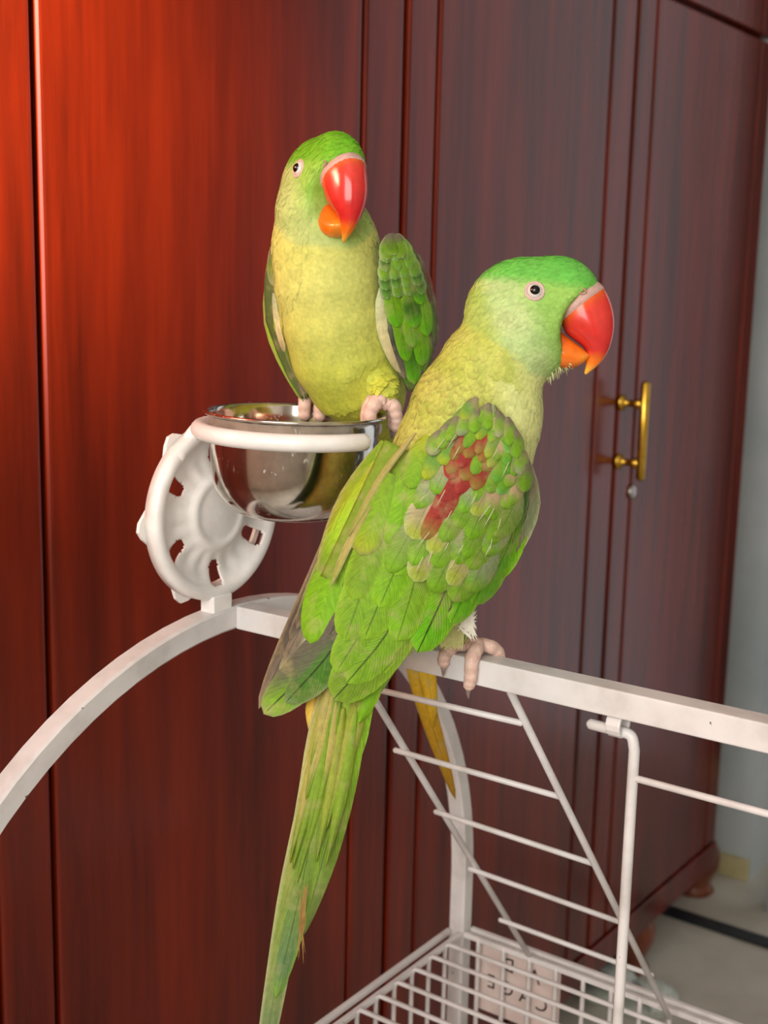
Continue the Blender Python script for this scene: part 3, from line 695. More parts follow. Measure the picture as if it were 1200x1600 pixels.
def toe(parent, pts, r0, r1, claw_dir, name='toe'):
    P = spline(pts, 9); n = len(P); t = np.linspace(0, 1, n); r = (r0+(r1-r0)*t)*(1+.04*np.sin(t*n*1.15)+.10*np.exp(-((t-.45)/.08)**2))
    v, f = tubev(P, r, 12, round_ends=True)
    tc = np.repeat(np.r_[0, t, 1], 12); c = mixc(lin(228, 196, 180), lin(210, 174, 158), .5+.5*np.sin(tc*n*1.15))
    o = mesh(name, v, f, M['skin'], parent, col=c)
    d = np.asarray(claw_dir, float); d /= np.linalg.norm(d); e = P[-1]; td = P[-1]-P[-2]; td /= np.linalg.norm(td)
    q = spline([e, e+td*r1*.7+d*r1*.3, e+td*r1*.9+d*r1*1.3], 4)
    mesh('claw', *tubev(q, np.linspace(r1*.72, r1*.12, len(q)), 8), M['claw'], parent)
    return o

# ================================================================ parrot on the perch bar
fw = CR*math.cos(.07)-CF*math.sin(.07)
hB = Head(at(830, 490, .725), fw, CU)
KB = 14*HS
spB = [(800, 545, .725, 66), (768, 580, .726, 80), (745, 645, .726, 101), (722, 715, .724, 106), (688, 785, .718, 104), (645, 870, .708, 92), (602, 960, .696, 70), (566, 1040, .692, 46), (548, 1095, .690, 30), (534, 1140, .688, 20)]
SB = [(at(x, y, Y), r*Y/2000) for x, y, Y, r in spB]
primsB = hB.prims()+[('cap', a[0], a[1], b_[0], b_[1]) for a, b_ in zip(SB[:-1], SB[1:])]
primsB += [('cap', at(700, 880, .703), .021, at(712, 984, .716), .0075)]       # near thigh
primsB += [('cap', at(640, 920, .722), .020, at(622, 1000, .748), .0075)]      # far thigh
primsB += [hB.cut()]
allP = np.array([s_[0] for s_ in SB]+[hB.o]); lo = allP.min(0)-.055; hi = allP.max(0)+.055
VB, FB = surface_nets(primsB, lo, hi, .0022, KB); VB = relax(VB, FB, 2)
pB = empty('parrot', K(.17, 0, ZBAR+TB), 'green parrot with a dark red wing patch perched on the white cage bar', 'parrot', 'pair of green parrots')
axisB = np.array([s_[0] for s_ in SB])
def nearest_axis(P, ax):
    best = np.full(len(P), 1e9); T = np.zeros(len(P)); D = np.zeros((len(P), 3))
    for i in range(len(ax)-1):
        a, d = ax[i], ax[i+1]-ax[i]; t = np.clip((P-a)@d/(d@d), 0, 1); q = np.linalg.norm(P-a-t[:, None]*d, axis=1); m_ = q < best
        best[m_] = q[m_]; T[m_] = i+t[m_]; D[m_] = d/np.linalg.norm(d)
    return T, D
def colB(P):
    q = hB.loc(P); x, y, z = q.T; w1 = vnoise(P, 260, 1)*.5+.5; w2 = vnoise(P, 90, 2)*.5+.5
    T, D = nearest_axis(P, axisB)
    side = ((P-axisB[np.clip(T.astype(int), 0, len(axisB)-1)])@CR)*2000/.725       # + towards the breast
    back = mixc(lin(164, 182, 70), lin(196, 196, 104), w1)
    breast = mixc(lin(214, 224, 138), lin(226, 230, 156), w2)
    body = mixc(back, breast, sstep(-18, 34, side))
    body = mixc(body, lin(120, 178, 34), sstep(5.2, 7.2, T)*.8)
    cheek = mixc(lin(160, 192, 114), lin(184, 202, 138), w1)
    face = mixc(lin(140, 190, 84), lin(158, 196, 96), w1)
    crown = mixc(lin(88, 178, 66), lin(116, 192, 82), w1)
    nape = mixc(lin(142, 176, 66), lin(168, 182, 92), w1)
    hc = mixc(cheek, face, sstep(-25, 30, x+z*.4)); hc = mixc(hc, nape, sstep(-48, -80, x+.25*z)*.9); hc = mixc(hc, crown, sstep(30, 52, z+x*.12))
    inh = sstep(3, -3, np.linalg.norm((q-np.array([18, 0, -4]))/np.array([122, 90, 108]), axis=1)*60-60.)
    low = sstep(-104, -92, z+.06*x)
    return mixc(body, hc, inh*low)
def flowB(P):
    T, D = nearest_axis(P, axisB); q = hB.loc(P); hd_ = sstep(-110, -60, q[:, 2])*sstep(-90, -30, q[:, 0]); g = -hB.f*.85-hB.u*.55
    return D*(1-hd_)[:, None]+g*hd_[:, None]
mesh('body', VB, FB, M['plume'], pB, col=colB(VB))
def keepB(P):
    q = hB.loc(P); e = np.hypot(q[:, 0]-3, q[:, 2]-26) < 19; bk = (q[:, 0] > 40+.8*(q[:, 2]-10)*0+35-.55*(q[:, 2]+15)*0) & (q[:, 2] < 42) & (np.abs(q[:, 1]) < 40) & (q[:, 0] > 52+.9*(q[:, 2]+0)*.6)
    return ~(e | bk)
def sizeB(P):
    q = hB.loc(P); T, _ = nearest_axis(P, axisB); return np.where(T < .6, .0042, .0050+.0048*sstep(.6, 3, T))*np.where(q[:, 0] > 25, .8, 1)
def tipB(P):
    q = hB.loc(P); T, _ = nearest_axis(P, axisB); side = ((P-axisB[np.clip(T.astype(int), 0, len(axisB)-1)])@CR)*2000/.725
    return lin(132, 104, 60), (.65*sstep(25, -25, side)*sstep(.3, 1.5, T)+.12)*rng.uniform(.3, 1, len(P))
plumage(pB, VB, FB, primsB, KB, colB, flowB, 8200, sizeB, keepB, tipB)
make_face(hB, pB, primsB, KB)
# --- near wing
S_ = [-40, 60, 160, 260, 340, 420, 490, 600]
HB = HField((745, 650), (540, 1085), S_, [150, 150, 150, 148, 145, 140, 135, 135], [.727, .724, .718, .708, .700, .692, .685, .678], [.034, .042, .045, .043, .037, .029, .021, .012])
G_ = dict(olive=lin(104, 134, 34), mid=lin(116, 158, 34), bright=lin(116, 168, 24), vivid=lin(96, 170, 18), yel=lin(152, 170, 34), dark=lin(66, 110, 28), grey=lin(142, 154, 110), tan=lin(178, 160, 118), pink=lin(186, 154, 124), red=lin(150, 50, 42), char=lin(74, 72, 66), brown=lin(120, 108, 90), lime=lin(150, 196, 44), pale=lin(190, 196, 150))
tR = lambda s: np.interp(s, [-30, -18, 0, 30, 75, 146, 190, 260, 330], [18, 45, 74, 97, 118, 128, 120, 112, 84])
tL = lambda s: np.interp(s, [-30, -18, 0, 41, 120, 205, 330], [-4, -18, -30, -44, -34, -20, -40])
def shell(hf, s0, s1, tl, tr, off, c, parent, name='wing', ns=26, nt=12):
    V = []; Fc = []
    for i in range(ns+1):
        s = s0+(s1-s0)*i/ns; a, b_ = tl(s), tr(s)
        for j in range(nt+1):
            x, y = hf.px(s, a+(b_-a)*j/nt); V.append(at(x, y, hf(x, y)+off))
    for i in range(ns):
        for j in range(nt): q = i*(nt+1)+j; Fc.append((q, q+1, q+nt+2, q+nt+1))
    o = mesh(name, V, Fc, M['feather'], parent, col=np.tile(c, (len(V), 1)), uv=[(.2, .5)]*len(V))
    md_ = o.modifiers.new('thick', 'SOLIDIFY'); md_.thickness = .0015; return o
wB = shell(HB, -22, 330, lambda s: tL(s)+6, lambda s: tR(s)-10, .0008, lin(96, 130, 36), pB); wB['label'] = 'folded right wing with dark red patch'
wL = shell(HB, 95, 330, lambda s: -112, lambda s: -60, .003, lin(116, 146, 40), pB); wL['label'] = 'far wing showing along the back'
tlB = None
lay = [.0]
def F(par, path, w, cb, cm, ct, ce=None, rach=0., dl=.00028, **kw):
    lay[0] += dl; return feather(par, path, w, HB, lay[0], jit(G_[cb] if isinstance(cb, str) else cb, .05), jit(G_[cm] if isinstance(cm, str) else cm, .05), jit(G_[ct] if isinstance(ct, str) else ct, .05), (G_[ce] if isinstance(ce, str) else ce), rach, **kw)
# far wing primaries along the back
lay[0] = -.004
F(wL, [(535, 800), (480, 940), (404, 1108)], 34, 'brown', 'char', 'brown', 'tan', .9, base=.8, tip=.5)
F(wL, [(530, 850), (480, 960), (436, 1050)], 30, 'brown', 'brown', 'brown', 'pale', .6, base=.8, tip=.5)
F(wL, [(528, 830), (490, 930), (452, 1000)], 26, 'yel', 'brown', 'char', 'tan', .5, base=.7, tip=.5)
F(wL, [(560, 770), (510, 880), (462, 985)], 30, 'yel', 'mid', 'char', 'tan', 0, base=.7, tip=.5)
F(wL, [(600, 690), (550, 780), (500, 905)], 44, 'mid', 'yel', 'mid', 'tan', 0, tip=.45)
F(wL, [(585, 720), (540, 810), (502, 900)], 40, 'yel', 'lime', 'mid', 'tan', 0, tip=.45)
lay[0] = -.0015
F(wL, [(560, 850), (515, 920), (484, 1006)], 66, 'mid', 'bright', 'bright', None, 0, tip=.55)
# near wing primaries poking out at the bottom
def halfdark(c, u_, v): return mixc(c, G_['char'], .85*sstep(.05, -.5, u_)*sstep(1.0, .75, v) if True else 0)
def upperdark(c, u_, v): return mixc(c, mixc(G_['char'], G_['brown'], .4), .9*max(sstep(.1, .55, u_)*sstep(1.05, .6, v), sstep(.6, .25, v)))
F(wB, [(540, 945), (490, 1035), (412, 1116)], 66, 'char', 'dark', 'mid', 'pale', .9, tip=.42, cols_fn=upperdark, edge_t=.25, nu=10, nv=12)
F(wB, [(560, 940), (515, 1020), (446, 1098)], 66, 'char', 'dark', 'dark', 'pale', .9, tip=.42, cols_fn=upperdark, edge_t=.3, nu=10, nv=12)
# leading-edge dark feathers on the right
F(wB, [(818, 705), (826, 790), (786, 886)], 38, 'brown', 'grey', 'brown', 'pale', .8, tip=.4)
F(wB, [(812, 700), (816, 780), (800, 850)], 30, 'brown', 'dark', 'mid', 'brown', .6, tip=.4)
# secondaries
F(wB, [(806, 740), (802, 830), (768, 908)], 48, 'grey', 'bright', 'vivid', 'lime', .5)
F(wB, [(790, 750), (778, 860), (738, 946)], 52, 'grey', 'bright', 'vivid', 'lime', .5)
F(wB, [(768, 760), (745, 880), (704, 976)], 54, 'grey', 'bright', 'vivid', 'lime', .5)
F(wB, [(735, 780), (705, 900), (652, 1020)], 68, 'grey', 'bright', 'vivid', 'lime', .9)
F(wB, [(690, 800), (660, 900), (612, 992)], 66, 'grey', 'mid', 'mid', 'lime', .9)
# tertials and scapulars
F(wB, [(655, 890), (610, 990), (520, 1094)], 84, 'mid', 'olive', 'olive', 'lime', .8, tip=.36, edge_t=.35)
F(wB, [(640, 880), (610, 980), (541, 1068)], 74, 'mid', 'mid', 'mid', 'lime', .7, edge_t=.5)
F(wB, [(620, 860), (580, 960), (524, 1052)], 60, 'mid', 'mid', 'mid', 'lime', .5, edge_t=.5)
F(wB, [(660, 850), (645, 920), (620, 1002)], 56, 'mid', 'mid', 'bright', 'lime', .5)
F(wB, [(640, 820), (610, 900), (568, 1000)], 58, 'mid', 'mid', 'mid', 'lime', .6)
F(wB, [(610, 820), (575, 900), (538, 1002)], 62, 'tan', 'mid', 'mid', 'lime', .4)
F(wB, [(650, 790), (630, 860), (592, 950)], 56, 'mid', 'bright', 'bright', 'lime', .5)
F(wB, [(610, 790), (580, 860), (552, 938)], 54, 'tan', 'mid', 'mid', 'lime', 0)
F(wB, [(655, 760), (645, 830), (618, 900)], 52, 'bright', 'bright', 'bright', 'lime', .4)
F(wB, [(640, 720), (632, 790), (618, 858)], 62, 'mid', 'bright', 'bright', 'olive', .2)
F(wB, [(612, 740), (588, 800), (562, 868)], 52, 'mid', 'mid', 'yel', 'brown', 0)
F(wB, [(650, 676), (598, 742), (545, 838)], 11, lin(168, 160, 92), lin(160, 156, 84), lin(150, 156, 70), 'tan', 0, base=.8, tip=.5)
F(wB, [(580, 790), (545, 850), (516, 918)], 12, lin(160, 160, 84), lin(164, 156, 88), lin(150, 156, 70), 'pale', 0, base=.8, tip=.5)
F(wB, [(676, 700), (664, 750), (648, 812)], 48, 'mid', 'bright', 'bright', 'olive', 0)
F(wB, [(668, 680), (655, 720), (640, 764)], 44, 'yel', 'mid', 'bright', 'olive', 0)
F(wB, [(690, 690), (684, 730), (672, 780)], 36, 'olive', 'bright', 'bright', 'olive', 0)
# coverts in shingled rows
reds = [(706, 704, 19), (728, 712, 16), (722, 742, 21), (712, 768, 19), (700, 752, 13), (752, 690, 15), (757, 712, 12), (758, 738, 15), (688, 806, 17)]
row = 0; sv = 236.
while sv > -24:
    a, b_ = tL(sv), tR(sv); sp = 17+17*sstep(0, 220, sv); n = max(2, int((b_-a)/sp)); ln = 50+48*sstep(10, 230, sv); lay[0] += .00030
    for i in rng.permutation(n):
        t = a+(b_-a)*(i+.5+(.35 if row % 2 else -.1)+rng.normal(0, .12))/n; t = min(max(t, a+2), tR(sv)-3); tn = t/120
        s1 = min(sv+ln*.42+rng.normal(0, 6), 300); s0 = max(sv-ln*.58, -27)
        t0 = min(t*.92+4, tR(s0)-8); t1 = min(t-8*tn+rng.normal(0, 2), tR(s1)-5)
        q0, q1 = HB.px(s0, t0), HB.px(s1, t1); c = HB.px(sv+ln*.15, t); w_ = sp*rng.uniform(1.2, 1.55)
        rd = any(math.hypot(c[0]-x, c[1]-y) < r for x, y, r in reds)
        z = rng.random(); big = sv > 105; lay[0] += .00002
        if rd: cb, cm, ct = ('pink' if z < .5 else 'red'), 'red', ('red' if z < .55 else lin(140, 120, 50))
        elif big: cb, cm, ct = ('pink' if z < .4 else 'grey'), (lin(160, 150, 106) if z < .3 else 'grey' if z < .6 else lin(120, 148, 60)), ('yel' if z < .3 else 'bright')
        elif c[0] > 775: cb, cm, ct = 'grey', 'mid' if z < .6 else 'pink', (lin(100, 168, 56) if z < .5 else 'bright')
        else: cb, cm, ct = ('olive' if z < .5 else 'brown'), ('mid' if z < .6 else lin(104, 150, 56)), (lin(112, 156, 44) if z < .6 else 'yel')
        F(wB, [q0, (q0+q1)/2+HB.n*rng.normal(0, 2), q1], w_, cb, cm, ct, ('pale' if z < .3 else 'olive') if not rd else 'red', .3 if big else 0, dl=0, lift=.0006, camber=.0009, nv=8, nu=4, tip=.5, edge_t=.4)
    sv -= 24 if sv > 110 else 17; row += 1
qs = []
for _ in range(20):
    sv = rng.uniform(30, 235); t = rng.uniform(tL(sv)+8, tR(sv)-12); q0 = HB.px(sv, t); q1 = HB.px(sv+rng.uniform(16, 34), t+rng.normal(-2, 3))
    qs.append((at(q0[0], q0[1], HB(*q0)-lay[0]-.0012), at(q1[0], q1[1], HB(*q1)-lay[0]-.0006), .00045, lin(180, 172, 140)))
strand_part('quill_shafts', pB, qs)
# shoulder edge feathers (wing bend)
for i, a in enumerate(np.linspace(0, 1, 11)):
    p = np.array([np.interp(a, [0, .25, .5, .75, 1], [688, 722, 765, 800, 822]), np.interp(a, [0, .25, .5, .75, 1], [672, 645, 632, 656, 724])])
    q = np.array([np.interp(a, [0, .25, .5, .75, 1], [672, 705, 762, 806, 818]), np.interp(a, [0, .25, .5, .75, 1], [712, 684, 672, 704, 770])])
    F(wB, [p, q], 26, 'brown', 'mid', 'bright' if i % 3 else 'grey', 'brown', 0, dl=.00005, nv=6, nu=4, tip=.45)
# --- tail
tB = mesh('tail', *tubev([at(556, 1030, .690), at(540, 1090, .686), at(520, 1180, .678), at(500, 1260, .672)], [.014, .012, .007, .002], 12, round_ends=True), M['plume'], pB, col=np.tile(lin(150, 176, 60), (12*6, 1)))
tailY = lambda x, y: np.interp(y, [1030, 1100, 1250, 1600, 1800], [.679, .674, .667, .650, .642])
def TF(path, w, cb, cm, ct, ly, ce=None, rach=.3, **kw):
    c_ = lambda c: lin(*c) if isinstance(c, tuple) else G_[c]
    return feather(tB, path, w, tailY, ly, c_(cb), c_(cm), c_(ct), c_(ce) if ce else None, rach, nv=16, lift=0, camber=.0022, **kw)
TF([(512, 1070), (488, 1250), (452, 1420), (400, 1720)], [52, 50, 44, 34, 22], (176, 164, 80), (126, 144, 62), (108, 128, 90), .000, 'pale', .3, base=.9, tip=.2)
TF([(520, 1090), (500, 1230), (470, 1390), (430, 1560)], [40, 44, 40, 34], (146, 160, 62), (112, 140, 52), (96, 126, 80), .0012, 'lime', .5, base=.9, tip=.25)
TF([(560, 1080), (530, 1240), (500, 1360), (470, 1465)], [50, 50, 44, 30], 'lime', (108, 138, 40), (120, 138, 72), -.0012, 'olive', .5, base=.9, tip=.45)
TF([(575, 1060), (556, 1130), (536, 1240)], [44, 46, 30], 'lime', (118, 168, 44), (124, 160, 50), -.0022, 'lime', 0, base=.9, tip=.6)
for i in range(14):
    x0 = rng.uniform(508, 572); y0 = rng.uniform(1062, 1120); ln = rng.uniform(110, 300); dx = -.21*ln+rng.normal(0, 6)
    z = rng.random(); tp = (x0-508)/64
    cc = (178, 166, 90) if tp < .35 and z < .7 else (150, 160, 60) if z < .6 else (128, 158, 48)
    TF([(x0, y0), (x0+dx*.45, y0+ln*.5), (x0+dx, y0+ln)], [18, 20, 12], cc, cc, (122, 150, 50), .0022+i*.00012, 'yel', .1, base=.9, tip=.7)
TF([(590, 1040), (578, 1085), (560, 1130)], [30, 32, 18], 'lime', 'bright', 'bright', .0042, 'lime', 0, base=.9, tip=.6)
TF([(492, 1070), (487, 1110), (486, 1150)], [16, 20, 10], (226, 178, 60), (232, 190, 80), (220, 190, 90), -.003, None, 0, base=.9, tip=.5)
strand_part('frayed_tips', tB, [(at(482-rng.random()*14, 1380+rng.random()*60, .651), at(464+rng.random()*14, 1450+rng.random()*76, .648), .0006, lin(150, 116, 60)) for _ in range(14)])
# --- thigh fluff, chin whiskers
strand_part('thigh_fluff', pB, [(at(715+rng.random()*18, 935+rng.random()*55, .698), at(736+rng.random()*10, 950+rng.random()*55, .699), .0009, lin(236, 232, 214)) for _ in range(90)])
strand_part('thigh_down', pB, [(at(684+rng.random()*40, 972+rng.random()*22, .7035), at(682+rng.random()*42, 998+rng.random()*20, .7045), .0011, lin(198, 196, 128)) for _ in range(110)])
strand_part('chin_bristles', pB, [(hB.p(*[pxl(862+i*3, 572)[0], rng.normal(0, 10), pxl(0, 574-i*.6)[1]]), hB.p(pxl(864+i*3.4, 0)[0], rng.normal(0, 12), pxl(0, 592-i*1.8+rng.normal(0, 3))[1]), .0007, lin(206, 212, 150)) for i in np.linspace(-3, 9, 26)])
# --- feet on the bar
ZT = ZBAR+TB
def vpos(px, py=1022): q = onplane(px, py, K(0, -TB, 0), CUu); return float((q-K(0, 0, 0))@CV)
def bar_foot(px_c, sgn):
    vc = vpos(px_c)
    f0 = mesh('foot', *tubev(spline([at(px_c-6, 975, .712 if sgn > 0 else .742), K(vc-.001, .0015, ZT+.012), K(vc+.001, .001, ZT+.006)], 5), [.0052]*4+[.0050]*4+[.0056]*3, 12, round_ends=True), M['skin'], pB, col=np.tile(lin(214, 178, 160), (12*13, 1)))
    r = .0040
    toe(f0, [K(vc+.003, .001, ZT+.0055), K(vc+.009, -.003, ZT+.0065), K(vc+.0105, -TB-.0030, ZT+.0005), K(vc+.0105, -TB-r, ZT-.010), K(vc+.0095, -TB-r, ZBAR-TB-.0005)], .0048, .0034, K(0, 0, -1)-K(0, 0, 0)+CUu*.25)
    toe(f0, [K(vc-.001, .000, ZT+.005), K(vc-.006, -.004, ZT+.004), K(vc-.0085, -TB-.0028, ZT-.001), K(vc-.0085, -TB-.0036, ZT-.006)], .0042, .0034, -ZUP)
    toe(f0, [K(vc+.003, .002, ZT+.0055), K(vc+.012, .004, ZT+.0058), K(vc+.016, TB+.0025, ZT+.0005), K(vc+.016, TB+.0042, ZT-.010)], .0046, .0032, -ZUP)
    toe(f0, [K(vc-.001, .003, ZT+.005), K(vc-.006, .005, ZT+.005), K(vc-.008, TB+.003, ZT+.0005), K(vc-.008, TB+.0042, ZT-.010)], .0044, .0032, -ZUP)
bar_foot(718, 1)
vc2 = vpos(598)
f1 = mesh('foot', *tubev(spline([at(622, 985, .750), K(vc2+.002, .002, ZT+.012), K(vc2+.001, .001, ZT+.006)], 5), .0050, 12, round_ends=True), M['skin'], pB, col=np.tile(lin(214, 178, 160), (12*13, 1)))
toe(f1, [K(vc2+.002, .001, ZT+.0055), K(vc2+.007, -.004, ZT+.005), K(vc2+.0085, -TB-.003, ZT), K(vc2+.0085, -TB-.0042, ZBAR-.002), K(vc2+.008, -TB-.0042, ZBAR-TB+.001)], .0046, .0036, -ZUP)
toe(f1, [K(vc2+.002, .002, ZT+.0055), K(vc2+.009, .005, ZT+.005), K(vc2+.011, TB+.0028, ZT), K(vc2+.011, TB+.0042, ZT-.008)], .0046, .0034, -ZUP)

# ================================================================ parrot on the bowl rim
YW = math.radians(31)
hA = Head(at(503, 296, .80), -CF*math.cos(YW)+CR*math.sin(YW)-CU*.10, CU)
spA = [(500, 335, .808, 66), (508, 385, .812, 80), (514, 440, .814, 81), (523, 500, .818, 80), (537, 552, .824, 80), (554, 588, .830, 72), (576, 618, .838, 54), (596, 690, .862, 24)]
SA = [(at(x, y, Y), r*Y/2000) for x, y, Y, r in spA]
primsA = hA.prims()+[('cap', a[0], a[1], b_[0], b_[1]) for a, b_ in zip(SA[:-1], SA[1:])]
def rim_angle(px):
    an = np.linspace(.2, math.pi-.2, 400); xs = np.array([proj(bp(BR, a, 0))[0] for a in an]); return float(an[np.argmin(abs(xs-px))])
RA_ = [rim_angle(496), rim_angle(611)]
for ra, px in zip(RA_, (515, 584)):
    primsA += [('cap', at(px, 578, .828), .015, bp(BR, ra, .016), .0075)]
primsA += [hA.cut()]
axisA = np.array([s_[0] for s_ in SA]); allP = np.vstack([axisA, hA.o[None]]); lo = allP.min(0)-.06; hi = allP.max(0)+.06
VA, FA = surface_nets(primsA, lo, hi, .0022, KB); VA = relax(VA, FA, 2)
pA = empty('parrot', bp(BR, math.pi/2, 0), 'green parrot with pale yellow-green breast standing on the steel bowl rim', 'parrot', 'pair of green parrots')
def colA(P):
    q = hA.loc(P); x, y, z = q.T; w1 = vnoise(P, 260, 3)*.5+.5; w2 = vnoise(P, 80, 4)*.5+.5
    T, D = nearest_axis(P, axisA)
    body = mixc(mixc(lin(196, 200, 112), lin(206, 206, 104), w2), mixc(lin(178, 192, 66), lin(196, 198, 74), w2), sstep(2.0, 5.0, T))
    back = sstep(.0, .035, (P-axisA[np.clip(T.astype(int), 0, len(axisA)-1)])@CF); body = mixc(body, lin(130, 166, 44), back)
    cheek = mixc(lin(164, 186, 104), lin(182, 194, 120), w1); face = mixc(lin(132, 188, 62), lin(156, 192, 84), w1)
    crown = mixc(lin(88, 164, 18), lin(116, 176, 40), w1)
    hc = mixc(cheek, face, sstep(-5, 45, x+z*.5)); hc = mixc(hc, crown, sstep(26, 48, z+x*.06)*sstep(-75, -30, x))
    inh = sstep(3, -3, np.linalg.norm((q-np.array([18, 0, -4]))/np.array([122, 90, 108]), axis=1)*60-60.)
    return mixc(body, hc, inh*sstep(-106, -94, z))
def flowA(P):
    T, D = nearest_axis(P, axisA); q = hA.loc(P); hd_ = sstep(-110, -60, q[:, 2])*sstep(-90, -30, q[:, 0]); g = -hA.f*.85-hA.u*.75
    return D*(1-hd_)[:, None]+g*hd_[:, None]
mesh('body', VA, FA, M['plume'], pA, col=colA(VA))
def keepA(P):
    q = hA.loc(P); e = np.hypot(q[:, 0]-3, q[:, 2]-26) < 19; bk = (q[:, 2] < 42) & (np.abs(q[:, 1]) < 40) & (q[:, 0] > 52+.54*q[:, 2]); return ~(e | bk)
def sizeA(P):
    T, _ = nearest_axis(P, axisA); return np.where(T < .6, .0052, .0052+.0048*sstep(.6, 3, T))
plumage(pA, VA, FA, primsA, KB, colA, flowA, 7200, sizeA, keepA, lambda P: (lin(170, 176, 80), .25*rng.random(len(P))))
make_face(hA, pA, primsA, KB, 9)
# --- wing on the side of the near parrot
HA = HField((612, 372), (646, 616), [-20, 60, 140, 245, 300], [52, 56, 58, 46, 40], [.812, .814, .818, .824, .826], [.010, .014, .014, .010, .008], .00028)
aR = lambda s: np.interp(s, [-6, 8, 40, 90, 140, 180, 215, 245], [6, 24, 36, 46, 50, 40, 22, 4]); aL = lambda s: np.interp(s, [-6, 8, 40, 90, 140, 180, 215, 245], [-6, -18, -27, -30, -30, -24, -16, -6])
wA = shell(HA, -4, 240, aL, aR, .001, lin(92, 124, 40), pA); wA['label'] = 'folded wing with maroon trailing edge'
lay[0] = 0
def FA_(path, w, cb, cm, ct, ce=None, rach=0., dl=.00026, hf=None, par=None, **kw):
    lay[0] += dl; g = lambda c: jit(G_[c] if isinstance(c, str) else c, .05)
    return feather(par or wA, path, w, hf or HA, lay[0], g(cb), g(cm), g(ct), G_[ce] if ce else None, rach, **kw)
PX = HA.px
for a, b_, w, cb, cm, ct in (((150, 18), (246, 2), 34, 'char', 'dark', 'char'), ((120, 34), (225, 18), 34, 'char', 'brown', 'char'), ((130, 0), (240, -2), 28, 'dark', 'mid', 'dark'), ((60, 44), (180, 42), 26, lin(122, 70, 58), lin(112, 76, 66), 'char'), ((30, 36), (110, 46), 22, 'brown', lin(124, 62, 54), lin(112, 70, 60))):
    FA_([PX(*a), PX(*b_)], w, cb, cm, ct, 'brown', .3, tip=.5)
FA_([PX(75, -26), PX(140, -30), PX(212, -15)], 26, 'pale', lin(214, 204, 150), 'tan', 'pale', 0, base=.8, tip=.5)
FA_([PX(85, -16), PX(150, -20), PX(222, -10)], 22, 'grey', 'char', 'brown', 'tan', .2, base=.7, tip=.5)
for s0, t0, s1, t1, w in ((120, 4, 232, 4, 30), (110, 22, 205, 20, 30), (95, -8, 195, -2, 30), (80, 34, 160, 34, 24), (100, 10, 175, 10, 32), (70, -12, 140, -10, 30), (75, 14, 145, 18, 32), (50, 28, 110, 32, 24)):
    FA_([PX(s0, t0), PX(s1, t1)], w, 'mid', 'dark' if rng.random() < .4 else 'bright', 'vivid', 'lime', .3, tip=.45, edge_t=.35)
sv = 76.; row = 0
while sv > 0:
    a, b_ = aL(sv), aR(sv); n = max(2, int((b_-a)/15)); lay[0] += .00026
    for i in range(n):
        t = a+(b_-a)*(i+.5)/n; z = rng.random()
        FA_([PX(max(sv-16, -6), t*.9), PX(sv+18, t)], 22, 'brown' if sv < 15 else 'mid', 'mid' if z < .6 else 'dark', lin(110, 160, 60), 'pale', 0, dl=0, nv=6, nu=4, tip=.45, edge_t=.5)
    sv -= 14; row += 1
FA_([PX(-6, -2), PX(12, -8), PX(34, -12)], 26, 'brown', 'mid', 'mid', 'pale', 0, tip=.5)
FA_([PX(-6, 4), PX(12, 8), PX(34, 14)], 26, 'brown', 'mid', 'mid', 'pale', 0, tip=.5)
FA_([PX(-8, 0), PX(8, 0), PX(28, 2)], 28, 'brown', 'olive', 'mid', 'pale', 0, tip=.5)
# --- other wing, seen edge-on
HL = HField((428, 386), (480, 628), [-20, 60, 140, 245, 300], [40, 40, 40, 40, 40], [.824, .824, .826, .832, .835], [.006, .008, .008, .006, .004], -.0003)
lL = lambda s: np.interp(s, [-4, 20, 60, 110, 160, 200, 245], [-2, -13, -26, -34, -28, -20, -4]); lR = lambda s: np.interp(s, [-4, 20, 60, 110, 160, 200, 245], [3, 6, 8, 8, 8, 6, 4])
wA2 = shell(HL, -2, 240, lL, lR, .001, lin(96, 110, 60), pA); wA2['label'] = 'wing seen edge-on against the wardrobe'
lay[0] = 0; PL = HL.px
for a, m_, b_, w, cb, cm, ct in (((20, -8), (120, -30), (246, -6), 22, 'mid', 'lime', 'bright'), ((60, -18), (140, -22), (244, -2), 20, 'grey', 'char', 'brown'), ((0, 0), (60, -16), (130, -26), 24, 'grey', 'mid', 'yel'), ((60, -6), (140, -10), (236, 2), 22, 'brown', 'brown', 'char'), ((10, 2), (60, -6), (130, -6), 22, 'mid', 'lime', 'grey'), ((70, -16), (110, -20), (165, -18), 16, 'pale', lin(220, 208, 150), 'tan'), ((90, -4), (130, -8), (180, -8), 18, 'tan', 'grey', 'brown'), ((130, -10), (165, -10), (205, -6), 16, 'char', 'olive', 'brown'), ((-2, 0), (20, -6), (60, -14), 18, 'brown', 'olive', 'grey')):
    FA_([PL(*a), PL(*m_), PL(*b_)], w, cb, cm, ct, 'tan', .2, hf=HL, par=wA2, tip=.5, base=.7)
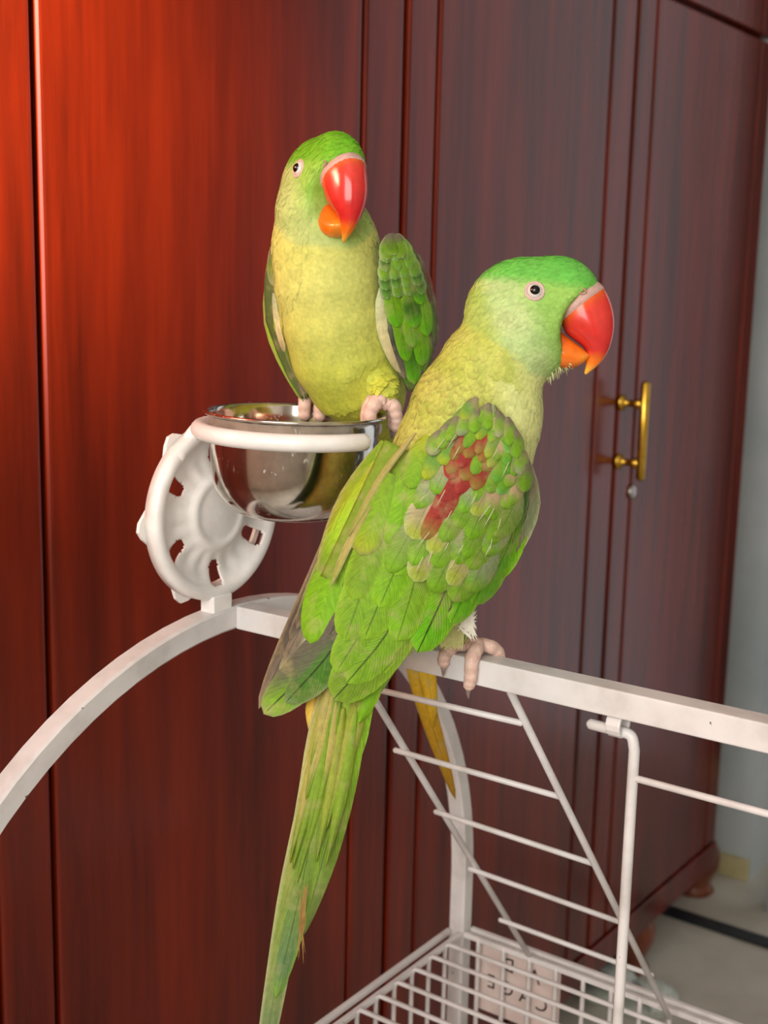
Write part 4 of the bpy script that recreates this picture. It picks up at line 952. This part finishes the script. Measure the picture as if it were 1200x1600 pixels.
# --- tail: yellow underside, passing behind the near parrot
tA = mesh('tail', *tubev([at(580, 645, .848), at(600, 720, .866), at(612, 800, .880)], [.013, .010, .004], 12, round_ends=True), M['plume'], pA, col=np.tile(lin(150, 170, 60), (12*5, 1)))
tAY = lambda x, y: np.interp(y, [640, 800, 1000, 1250], [.858, .884, .905, .925])
for path, w, c3, ly in (([(590, 660), (625, 860), (655, 1060), (712, 1250)], [30, 36, 34, 20], ((170, 170, 70), (206, 166, 40), (176, 130, 28)), 0.), ([(600, 660), (640, 900), (672, 1080), (676, 1140)], [30, 36, 34, 24], ((170, 170, 70), (226, 188, 46), (222, 178, 40)), .002), ([(585, 660), (618, 820), (640, 960), (650, 1040)], [30, 34, 30, 20], ((150, 170, 60), (200, 180, 60), (190, 160, 50)), .003)):
    feather(tA, path, w, tAY, ly, lin(*c3[0]), lin(*c3[1]), lin(*c3[2]), lin(150, 112, 24), .4, nv=16, lift=0, camber=.0025, base=.8, tip=.3)
# --- feet gripping the far rim
for ra in RA_:
    c = bp(BR, ra, .0016); ir = (BC-c)-bz*((BC-c)@bz); ir /= np.linalg.norm(ir); tg = np.cross(bz, ir)
    q = lambda i, t_, z: c+ir*i+tg*t_+bz*z
    f0 = mesh('foot', *tubev(spline([q(-.001, 0, .013), q(-.001, 0, .010), q(.0, 0, .007)], 5), [.006]*5+[.0066]*6, 12, round_ends=True), M['skin'], pA, col=np.tile(lin(222, 180, 164), (12*13, 1)))
    for t_ in (-.0055, .0035):
        toe(f0, [q(0, t_*.4, .0075), q(.004, t_, .0085), q(.0088, t_*1.15, .002), q(.0095, t_*1.15, -.008)], .0052, .0040, -bz)
        toe(f0, [q(0, t_*.4, .0065), q(-.005, t_, .006), q(-.0075, t_*1.15, -.002), q(-.0072, t_*1.15, -.009)], .0046, .0036, -bz)


# ================================================================ slippers on the floor
def slipper(px, py, rot, label):
    c = onz(px, py, 0.0); a = rot; fx = np.array([math.cos(a), math.sin(a), 0]); fy = np.array([-fx[1], fx[0], 0])
    t = empty('slipper', c, label, 'slipper', 'pale slippers by the wardrobe foot')
    ol = []
    for k in range(36):
        q = 2*math.pi*k/36; ol.append((.052*math.cos(q), .036*(1+.12*math.cos(q))*math.sin(q)))
    V = []; Fc = []
    for z, sc in ((.0, .95), (.003, 1), (.012, 1), (.015, .95)):
        for x, y in ol: V.append(c+fx*x*sc+fy*y*sc+ZUP*z)
    for j in range(3):
        for k in range(36): k2 = (k+1) % 36; Fc.append((j*36+k, j*36+k2, j*36+36+k2, j*36+36+k))
    Fc += [tuple(range(35, -1, -1)), tuple(108+k for k in range(36))]
    mesh('sole', V, Fc, M['sole'], t)
    V = []; Fc = []; nu, nv = 16, 10
    for j in range(nv+1):
        x = -.012+.060*j/nv; e = 1-(max(0, x)/.052)**2; w = .039*math.sqrt(max(.03, e)); hh = .028*math.sqrt(max(.03, e))
        for i in range(nu+1):
            q = math.pi*i/nu; V.append(c+fx*x+fy*w*math.cos(q)+ZUP*(.012+hh*math.sin(q)))
    for j in range(nv):
        for i in range(nu): Fc.append((j*(nu+1)+i, j*(nu+1)+i+1, (j+1)*(nu+1)+i+1, (j+1)*(nu+1)+i))
    o = mesh('upper', V, Fc, M['knit'], t); md = o.modifiers.new('thick', 'SOLIDIFY'); md.thickness = .003
slipper(950, 1550, math.radians(35), 'pale mesh-topped slipper nearer the wardrobe base')
slipper(1010, 1574, math.radians(15), 'pale mesh-topped slipper out on the floor in front of the turned foot')
